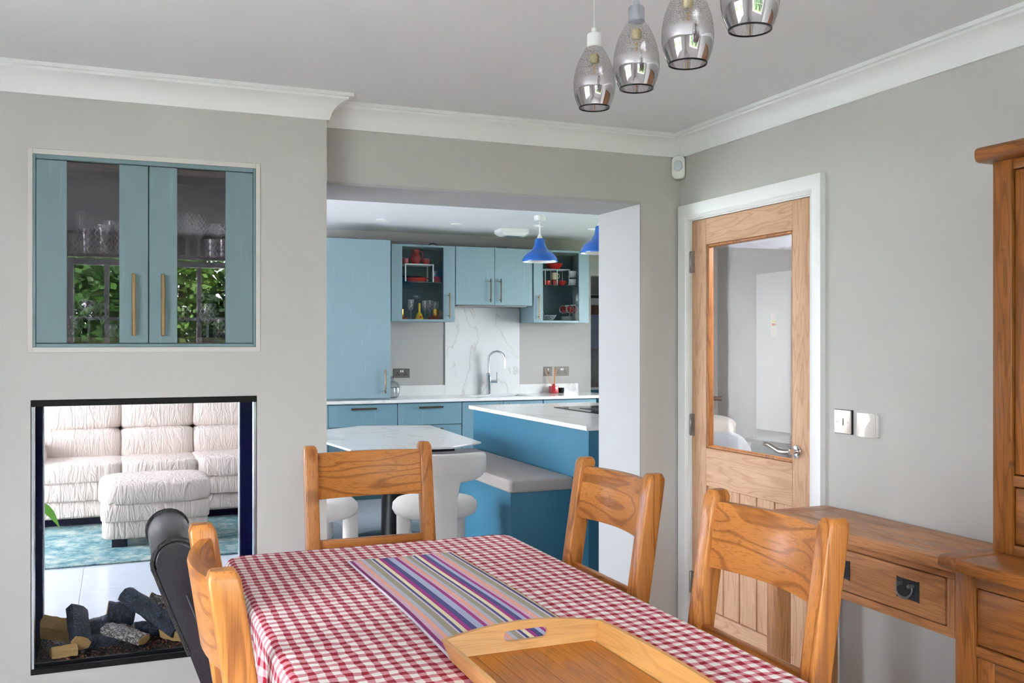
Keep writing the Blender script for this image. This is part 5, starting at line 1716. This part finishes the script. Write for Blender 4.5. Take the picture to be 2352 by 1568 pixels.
for k in range(3):
    part('saucer', B().lathe([(0, 0), (0.03, 0), (0.072, 0.008), (0.072, 0.010), (0.03, 0.004), (0, 0.004)], 26, (0, 0, 0.0085 * k)), M_orange, t)
mug((2.868, 8.90, FL + 0.024), 0.034, 0.080, M_gold, 'polished gold cup on the orange saucers', GA, 1, 0, 'cup')
t = thing('plate_stack', 'orange saucers stacked next to the larder side', 'plates', (2.53, 8.92, FL), 0, GA)
for k in range(2):
    part('saucer', B().lathe([(0, 0), (0.03, 0), (0.072, 0.008), (0.072, 0.010), (0.03, 0.004), (0, 0.004)], 26, (0, 0, 0.0085 * k)), M_orange, t)
mug((2.522, 8.92, FL + 0.018), 0.034, 0.080, M_gold, 'polished gold cup beside the cabinet side panel', GA, 0, 0, 'cup')
for x, y, h, lab in ((2.655, 9.03, 0.20, 'clear stemmed glass behind the yellow bell'), (2.785, 8.98, 0.19, 'clear stemmed glass between bell and gold cup'), (2.85, 9.03, 0.195, 'clear stemmed glass behind the gold cup'), (2.905, 9.02, 0.185, 'clear stemmed glass hidden by the door stile')):
    solo('wine_glass', B().lathe(goblet(h, .034, .09, .03), 18), M_crystal, lab, 'glass', GA, (x, y, FL))
# things in the second glazed cabinet
t = thing('wire_rack', 'white wire rack shelf beneath the red bowl', 'rack', (4.165, 8.94, SHF), world=True, group=GB)
for y in (8.87, 8.95, 9.03):
    part('wire', B().tube([(4.02, y, 2.182), (4.31, y, 2.182)], 0.004, 6), M_white_pl, t)
for x in (4.03, 4.165, 4.30):
    part('wire', B().tube([(x, 8.87, 2.182), (x, 9.03, 2.182)], 0.004, 6), M_white_pl, t)
    for y in (8.87, 9.03):
        part('leg', B().tube([(x, y, SHF + 0.001), (x, y, 2.182)], 0.004, 6), M_white_pl, t)
solo('red_bowl', B().lathe([(0, 0), (0.04, 0), (0.075, 0.03), (0.088, 0.058), (0.084, 0.058), (0.07, 0.032), (0, 0.008)], 28), M_red2, 'wide red bowl on the white wire rack', 'bowl', GB, (4.165, 8.94, 2.187))
mug((4.075, 8.93, SHF + 0.001), 0.038, 0.05, M_red2, 'red cup under the wire rack near the hinge', GB, 0, 0, 'cup')
solo('red_bowl', B().lathe([(0, 0), (0.025, 0), (0.042, 0.02), (0.048, 0.05), (0.045, 0.05), (0.036, 0.02), (0, 0.008)], 24), M_red2, 'small red bowl under the wire rack', 'bowl', GB, (4.245, 8.93, SHF + 0.001))
mug((4.150, 8.91, SHF + 0.001), 0.024, 0.060, M_red, 'narrow red cup below the cream mug', GB, 0, 0, 'cup')
mug((4.150, 8.91, SHF + 0.062), 0.036, 0.070, M_cream_mug, 'cream mug with a brown motif stacked under the rack', GB, 1)
for k, (z, lab) in enumerate(((SHF + 0.001, 'lower white teacup with saucer on the glass shelf'), (SHF + 0.085, 'upper white teacup stacked on another cup'))):
    t = thing('teacup', lab, 'cup', (4.345, 8.88, z), 0, GB)
    part('saucer', B().lathe([(0, 0), (0.03, 0), (0.052, 0.008), (0.052, 0.011), (0.03, 0.004), (0, 0.004)], 24), M_china, t)
    part('cup', B().lathe([(0, 0.005), (0.022, 0.005), (0.036, 0.022), (0.042, 0.066), (0.039, 0.066), (0.032, 0.024), (0, 0.012)], 24), M_china, t)
    part('handle', B().tube([(0.038, 0, 0.056), (0.056, 0, 0.052), (0.056, 0, 0.032), (0.034, 0, 0.026)], 0.004, 6), M_china, t)
t = thing('plate_stack', 'white plates stacked on the cabinet floor', 'plates', (4.305, 8.92, FL), 0, GB)
for k in range(5):
    part('plate', B().lathe([(0, 0), (0.035, 0), (0.066, 0.006), (0.066, 0.009), (0.035, 0.003), (0, 0.003)], 26, (0, 0, 0.0095 * k)), M_china, t)
M_rx = Matrix.Rotation(PI / 2 - 0.25, 4, 'X')
for x, y, lab in ((4.315, 8.90, 'red and white cup hanging foremost on the cup stand'), (4.270, 8.97, 'red and white cup hanging at the back of the cup stand'), (4.375, 8.93, 'red and white cup hanging by the door stile'), (4.005, 8.98, 'red and white cup leaning by the hinge')):
    t = thing('hanging_cup', lab, 'cup', (x, y, FL + (0.115 if x > 4.1 else 0.075)), 0, GB)
    part('outside', B().open_lathe([(0.0, 0.036), (0.020, 0.035), (0.036, 0.0), (0.038, -0.02), (0.044, -0.03), (0.041, -0.03)], 24, M=M_rx @ Matrix.Scale(-1, 4, (0, 0, 1))), M_china, t)
    part('glaze', B().lathe([(0, 0.025), (0.034, -0.022), (0.040, -0.029), (0.0, 0.015)], 24, M=M_rx @ Matrix.Scale(-1, 4, (0, 0, 1))), M_red, t)
t = thing('cup_stand', 'white wire stand holding the hanging cups', 'stand', (4.32, 8.94, FL), 0, GB)
part('frame', B().tube([(-0.02, -0.055, 0.0), (0.012, -0.05, 0.16), (0.05, -0.055, 0.0)], 0.0035, 6), M_white_pl, t)
part('hooks', B().tube([(-0.05, -0.045, 0.158), (0.06, -0.045, 0.166)], 0.006, 6), M_white_pl, t)
solo('glass_bowl', ribbed([(0.03, 0), (0.06, 0.03), (0.078, 0.062), (0.072, 0.062), (0.054, 0.03), (0.02, 0.008)], 32, 0.1), M_crystal, 'cut glass bowl on the floor of the cup cabinet', 'bowl', GB, (4.09, 8.92, FL))
# on top of the wall cabinets
for x, y, r, h, mt, lab in ((2.02, 8.80, 0.05, 0.030, M_crystal, 'shallow glass dish on top of the larder'), (2.58, 8.93, 0.08, 0.022, M_china, 'white plate edge on top of the jug cabinet'), (3.58, 8.93, 0.06, 0.026, M_crystal, 'shallow glass dish on top of the middle cabinet')):
    solo('shallow_dish', B().lathe([(0, 0), (r * 0.6, 0), (r, h), (r * 0.95, h), (r * 0.55, 0.004), (0, 0.004)], 24), mt, lab, 'dish', None, (x, y, 2.3735 if x < 2.3 else 2.3675))
solo('basket_handle', B().tube([(-0.045, 0, 0.004), (-0.03, 0, 0.026), (0, 0, 0.034), (0.03, 0, 0.026), (0.045, 0, 0.004)], 0.004, 6), M_black, 'black wire handle on top of the jug cabinet', 'handle', None, (2.84, 8.90, 2.3665))

# ceiling fittings
dn = ['recessed ceiling downlight before the larder', 'recessed ceiling downlight before the middle cabinets', 'recessed ceiling downlight beside the ceiling vent', 'recessed ceiling downlight near the utility doorway']
M_led = plain('frosted_lamp', S(240, 240, 240), 0.4)
for (x, y), lab in zip(((2.157, 8.24), (2.867, 8.28), (3.62, 8.10), (4.21, 8.16)), dn):
    t = thing('downlight', lab, 'downlight', (x, y, ZK - 0.012), 0, 'kitchen downlights')
    part('bezel', B().lathe([(0.036, 0.002), (0.040, 0.0), (0.050, 0.004), (0.050, 0.012), (0.036, 0.012)], 28, closed=True), M_white_pl, t)
    part('lamp', B().lathe([(0, 0.006), (0.036, 0.006), (0.036, 0.012), (0, 0.012)], 24), M_led, t)
t = thing('ceiling_vent', 'white angular vent box on the kitchen ceiling', 'vent', (3.53, 8.52, ZK), 0)
part('box', B().loft([[(x * k, y * k, z) for x, y in ((-0.17, -0.11), (0.11, -0.13), (0.17, 0.0), (0.13, 0.12), (-0.15, 0.12))] for k, z in ((1.0, 0.0), (0.98, -0.035), (0.72, -0.062))]), M_white_pl, t, smooth=0)
for k in range(4):
    part('slat', B().box(-0.08, 0.08, -0.055 + 0.03 * k, -0.043 + 0.03 * k, -0.066, -0.062), M_alu, t, smooth=0)


def blue_pendant(loc, zc, label):
    t = thing('blue_pendant', label, 'pendant light', loc, 0, 'blue pendants over the island')
    h = zc - loc[2]
    part('shade', B().open_lathe([(0.152, 0.0), (0.154, 0.006), (0.150, 0.022), (0.140, 0.045), (0.120, 0.070), (0.095, 0.088), (0.075, 0.099), (0.073, 0.103), (0.066, 0.110), (0.064, 0.115), (0.057, 0.124), (0.055, 0.129), (0.048, 0.142), (0.045, 0.160), (0.043, 0.190), (0.035, 0.200)], 40), M_blue, t, smooth=60)
    part('lining', B().open_lathe([(0.1505, 0.001), (0.147, 0.020), (0.137, 0.043), (0.117, 0.067), (0.07, 0.095), (0.045, 0.135), (0.03, 0.15)], 40), M_white_pl, t, smooth=60)
    part('bulb', B().puff(-0.03, 0.03, -0.03, 0.03, 0.03, 0.10, 1.0, 16, 10), M_crystal, t)
    part('cord_grip', B().lathe([(0.035, 0.198), (0.024, 0.205), (0.016, 0.225), (0.008, 0.24), (0, 0.24)], 16), M_white_pl, t)
    part('cord', B().tube([(0, 0, 0.235), (0, 0, h - 0.03)], 0.006, 8), M_white_pl, t)
    part('ceiling_rose', B().lathe([(0, h - 0.042), (0.045, h - 0.042), (0.050, h - 0.036), (0.050, h), (0, h)], 24), M_white_pl, t)


blue_pendant((3.352, 7.49, 2.125), ZK, 'blue enamel pendant lamp hanging before the cup cabinet')
blue_pendant((3.27, 6.21, 2.085), ZK, 'blue enamel pendant lamp half hidden by the white jamb')

# island with bench
t = thing('kitchen_island', 'deep teal kitchen island with a built-in bench', 'island', (3.2, 6.3, 0), world=True)
part('carcass', B().box(2.705, 3.74, 5.285, 7.31, 0.0, 0.888), M_island, t, smooth=0)
part('end_panel', B().box(2.685, 3.76, 5.262, 5.285, 0.0, 0.888), M_island, t, smooth=0)
part('side_panel', B().box(2.685, 2.705, 5.285, 7.33, 0.0, 0.888), M_island, t, smooth=0)
bn = part('bench_box', B().box(2.250, 2.685, 5.47, 7.28, 0.0, 0.498), M_island, t, smooth=0)
solo('island_worktop', B().box(2.655, 3.79, 5.232, 7.36, 0.889, 0.918, 0.002, 1), M_quartz, 'white quartz top of the teal island', 'worktop', None, (0, 0, 0), smooth=0)
t = thing('induction_hob', 'black glass induction hob set in the island top', 'hob', (3.45, 6.5, 0.918), world=True)
part('glass', B().box(3.19, 3.72, 6.08, 6.86, 0.9185, 0.923, 0.001, 1), M_hob, t, smooth=0)
part('downdraft_grille', B().box(3.30, 3.42, 6.32, 6.62, 0.923, 0.925), M_dark_pl, t, smooth=0)
solo('bench_cushion', B().prism(rrect(2.235, 2.680, 5.45, 7.28, 0.03), 'Z', 0.4985, 0.578, 0.016, 3), M_bench_fab, 'grey tweed cushion on the teal island bench', 'cushion', None, (0, 0, 0), smooth=60)
# white stone table in the kitchen
t = thing('kitchen_table', 'white veined stone table with clipped corners beside the bench', 'table', (1.84, 6.70, 0), world=True)
poly = [(1.345, 5.90), (1.985, 5.81), (2.265, 6.03), (2.345, 7.42), (1.80, 7.57), (1.475, 7.33), (1.27, 6.6)]
part('tabletop', B().prism(poly, 'Z', 0.748, 0.762, 0.003, 2), M_marble, t, smooth=0)
part('subframe', B().box(1.55, 2.10, 6.10, 7.25, 0.70, 0.747), M_black, t, smooth=0)
part('pedestal', B().loft([[(1.83 + k * math.cos(a), 6.65 + k * math.sin(a) * 1.3, z) for a in [2 * PI * i / 20 for i in range(20)]] for k, z in ((0.30, 0.0), (0.29, 0.02), (0.09, 0.06), (0.085, 0.6), (0.16, 0.70))]), M_black, t)


def boucle_chair(loc, rz, label):
    """local: sitter looks along +y"""
    t = thing('boucle_chair', label, 'chair', loc, rz, 'cream boucle chairs at the kitchen table')
    part('seat', B().lathe([(0, 0.37), (0.20, 0.372), (0.245, 0.39), (0.262, 0.42), (0.258, 0.455), (0.235, 0.478), (0.18, 0.488), (0, 0.49)], 36), M_boucle, t, smooth=60)
    # curved back band
    rings = []
    n = 22
    for i in range(n + 1):
        a = -PI / 2 + math.radians(82) * (-1 + 2 * i / n)
        e = abs(-1 + 2 * i / n)
        z0 = 0.60 + 0.055 * e ** 3
        z1 = 0.775 - 0.02 * e ** 3
        th = 0.032 * (1 if i not in (0, n) else 0.55)
        R = 0.29
        ring = []
        for ang in [2 * PI * k / 12 for k in range(12)]:
            rr = R + th * math.copysign(abs(math.cos(ang)) ** 0.6, math.cos(ang))
            zz = (z0 + z1) / 2 + (z1 - z0) / 2 * math.copysign(abs(math.sin(ang)) ** 0.6, math.sin(ang)) * (1 if i not in (0, n) else 0.8)
            ring.append((rr * math.cos(a), rr * math.sin(a) + 0.02, zz))
        rings.append(ring)
    part('backrest', B().loft(rings), M_boucle, t, smooth=60)
    rings = []
    for z, w in ((0.0, 0.082), (0.3, 0.082), (0.5, 0.085), (0.60, 0.10), (0.655, 0.13)):
        rings.append([(w * c, -0.27 + d, z) for c, d in ((-1, -0.02), (-0.9, -0.034), (0.9, -0.034), (1, -0.02), (1, 0.02), (0.9, 0.034), (-0.9, 0.034), (-1, 0.02))])
    part('back_leg', B().loft(rings), M_boucle, t, smooth=60)
    for s in (-1, 1):
        part('front_leg', B().lathe([(0, 0), (0.040, 0), (0.048, 0.01), (0.048, 0.39), (0, 0.39)], 20, (s * 0.17, 0.14, 0)), M_boucle, t, smooth=60)
    return t


boucle_chair((1.80, 5.60, 0), math.radians(-8), 'cream boucle chair with its back to the dining table')
boucle_chair((1.10, 5.80, 0), math.radians(-40), 'cream boucle chair at the table corner beside the chimney wall')
boucle_chair((1.23, 7.10, 0), math.radians(-75), 'cream boucle chair beyond the table beside the drawers')

# utility space past the cabinets
t = thing('utility_cabinet', 'blue grey tall cabinet in the utility space', 'cabinet', (5.15, 9.9, 0), world=True)
M_slate = plain('slate_blue_paint', S(112, 120, 142), 0.5)
part('carcass', B().box(4.72, 5.56, 9.98, 10.28, 0, 0.88), M_island, t, smooth=0)
part('upper_doors', B().box(4.72, 5.02, 9.95, 10.28, 1.36, 1.76, 0.003, 1), M_slate, t, smooth=0)
part('upper_doors', B().box(5.025, 5.56, 9.95, 10.28, 1.36, 1.76, 0.003, 1), M_slate, t, smooth=0)
part('wooden_shelf', B().box(4.70, 5.58, 9.95, 10.28, 1.765, 1.87), M_walnut, t, smooth=0)
part('worktop', B().box(4.70, 5.58, 9.95, 10.28, 0.88, 0.91), M_quartz, t, smooth=0)
t = thing('coffee_machine', 'dark coffee machine on the utility worktop', 'appliance', (4.98, 10.12, 0.911), 0)
part('body', B().box(-0.10, 0.10, -0.10, 0.12, 0, 0.26, 0.01), M_dark_pl, t)
part('spout', B().lathe([(0, 0.16), (0.02, 0.16), (0.025, 0.2), (0, 0.2)], 14, (0, -0.11, 0)), M_steel, t)
t = thing('air_vent_box', 'white box unit above the wooden utility shelf', 'box', (5.1, 10.15, 1.871), 0)
part('casing', B().box(-0.36, 0.36, -0.12, 0.12, 0, 0.13, 0.006), M_white_pl, t)
part('slot', B().box(-0.33, 0.33, -0.124, -0.119, 0.085, 0.12), M_dark_pl, t, smooth=0)

# ================================================================ HALL behind the door glass
t = thing('hall_fill_lamp', 'added unseen fill lamp brightening the hall', 'ceiling lamp', (3.0, 3.2, 2.015), 0)  # unseen glowing fitting, added so the hall is not dark
lm = bpy.data.materials.new('fill_lamp_glow'); lm.use_nodes = True
pb = lm.node_tree.nodes['Principled BSDF']; pb.inputs['Emission Color'].default_value = (1, 0.97, 0.93, 1); pb.inputs['Emission Strength'].default_value = 32.0
part('base', B().lathe([(0, 0), (0.13, 0), (0.13, -0.02), (0, -0.02)], 24), M_white_pl, t)
part('shade', B().lathe([(0, -0.02), (0.15, -0.02), (0.15, -0.05), (0.10, -0.075), (0, -0.08)], 28), lm, t)
t = thing('hall_armchair', 'cream armchair with a pillow over its back behind the door glass', 'armchair', (3.105, 4.62, 0), 0)
part('seat', B().puff(-0.28, 0.28, -0.30, 0.28, 0.10, 0.46, 0.3), M_leather, t)
part('backrest', B().puff(-0.27, 0.27, 0.08, 0.33, 0.25, 0.95, 0.4), M_leather, t)
part('pillow', B().puff(-0.28, 0.26, -0.02, 0.32, 0.84, 1.01, 0.6, 30, 16, 0.02, 3), M_boucle, t)
for s in (-1, 1):
    part('arm', B().puff(s * 0.25 - 0.07, s * 0.25 + 0.07, -0.32, 0.3, 0.08, 0.64, 0.4), M_leather, t)
t = thing('grey_tub_chair', 'grey velvet tub chair seen low behind the door glass', 'armchair', (2.80, 3.84, 0), 0)
part('seat', B().puff(-0.22, 0.22, -0.22, 0.2, 0.12, 0.45, 0.4), M_grey_fab, t)
part('backrest', B().puff(-0.19, 0.19, 0.10, 0.24, 0.35, 0.985, 0.75, 28, 18), M_grey_fab, t)
for x in (-0.16, 0.16):
    for y in (-0.16, 0.15):
        part('leg', B().tube([(x, y, 0), (x, y, 0.16)], 0.015, 8), M_walnut, t)
t = thing('walking_cane', 'dark walking cane with a wooden handle in the hall corner', 'cane', (3.36, 4.93, 0), 0)
part('shaft', B().tube([(0, 0, 0), (-0.02, 0.02, 1.04)], 0.011, 8), M_dark_pl, t)
part('handle', B().tube([(-0.02, 0.02, 1.03), (-0.015, 0.015, 1.075), (0.01, -0.005, 1.09), (0.05, -0.03, 1.088)], [0.012, 0.014, 0.015, 0.014], 8), M_walnut, t)
t = thing('hall_cabinet', 'low dark glossy cabinet against the hall wall', 'cabinet', (3.25, 4.10, 0), world=True)
M_gloss = plain('dark_gloss_lacquer', S(58, 48, 46), 0.08, coat=0.5)
part('body', B().box(3.12, 3.445, 3.55, 4.22, 0.06, 0.90, 0.004, 1), M_gloss, t)
part('top', B().box(3.10, 3.448, 3.53, 4.24, 0.90, 0.925, 0.004, 1), M_gloss, t)
part('plinth', B().box(3.14, 3.445, 3.57, 4.20, 0.0, 0.06), M_dark_pl, t, smooth=0)
t = thing('white_panel', 'tall white panel with a paper label on the hall wall', 'panel', (3.43, 4.40, 0.93), world=True)
part('board', B().box(3.428, 3.448, 4.262, 4.585, 0.93, 1.83, 0.003, 1), M_curtain, t)
part('edge_strip', B().box(3.420, 3.448, 4.240, 4.262, 0.93, 1.79, 0.002, 1), plain('blue_grey_edge', S(92, 122, 140), 0.4), t)
part('label', B().box(3.4265, 3.4275, 4.400, 4.446, 1.47, 1.60), M_paper, t, smooth=0)
part('print', B().box(3.4258, 3.4264, 4.406, 4.430, 1.545, 1.556), M_ink_y, t, smooth=0)
part('print', B().box(3.4258, 3.4264, 4.406, 4.436, 1.528, 1.539), M_ink_r, t, smooth=0)
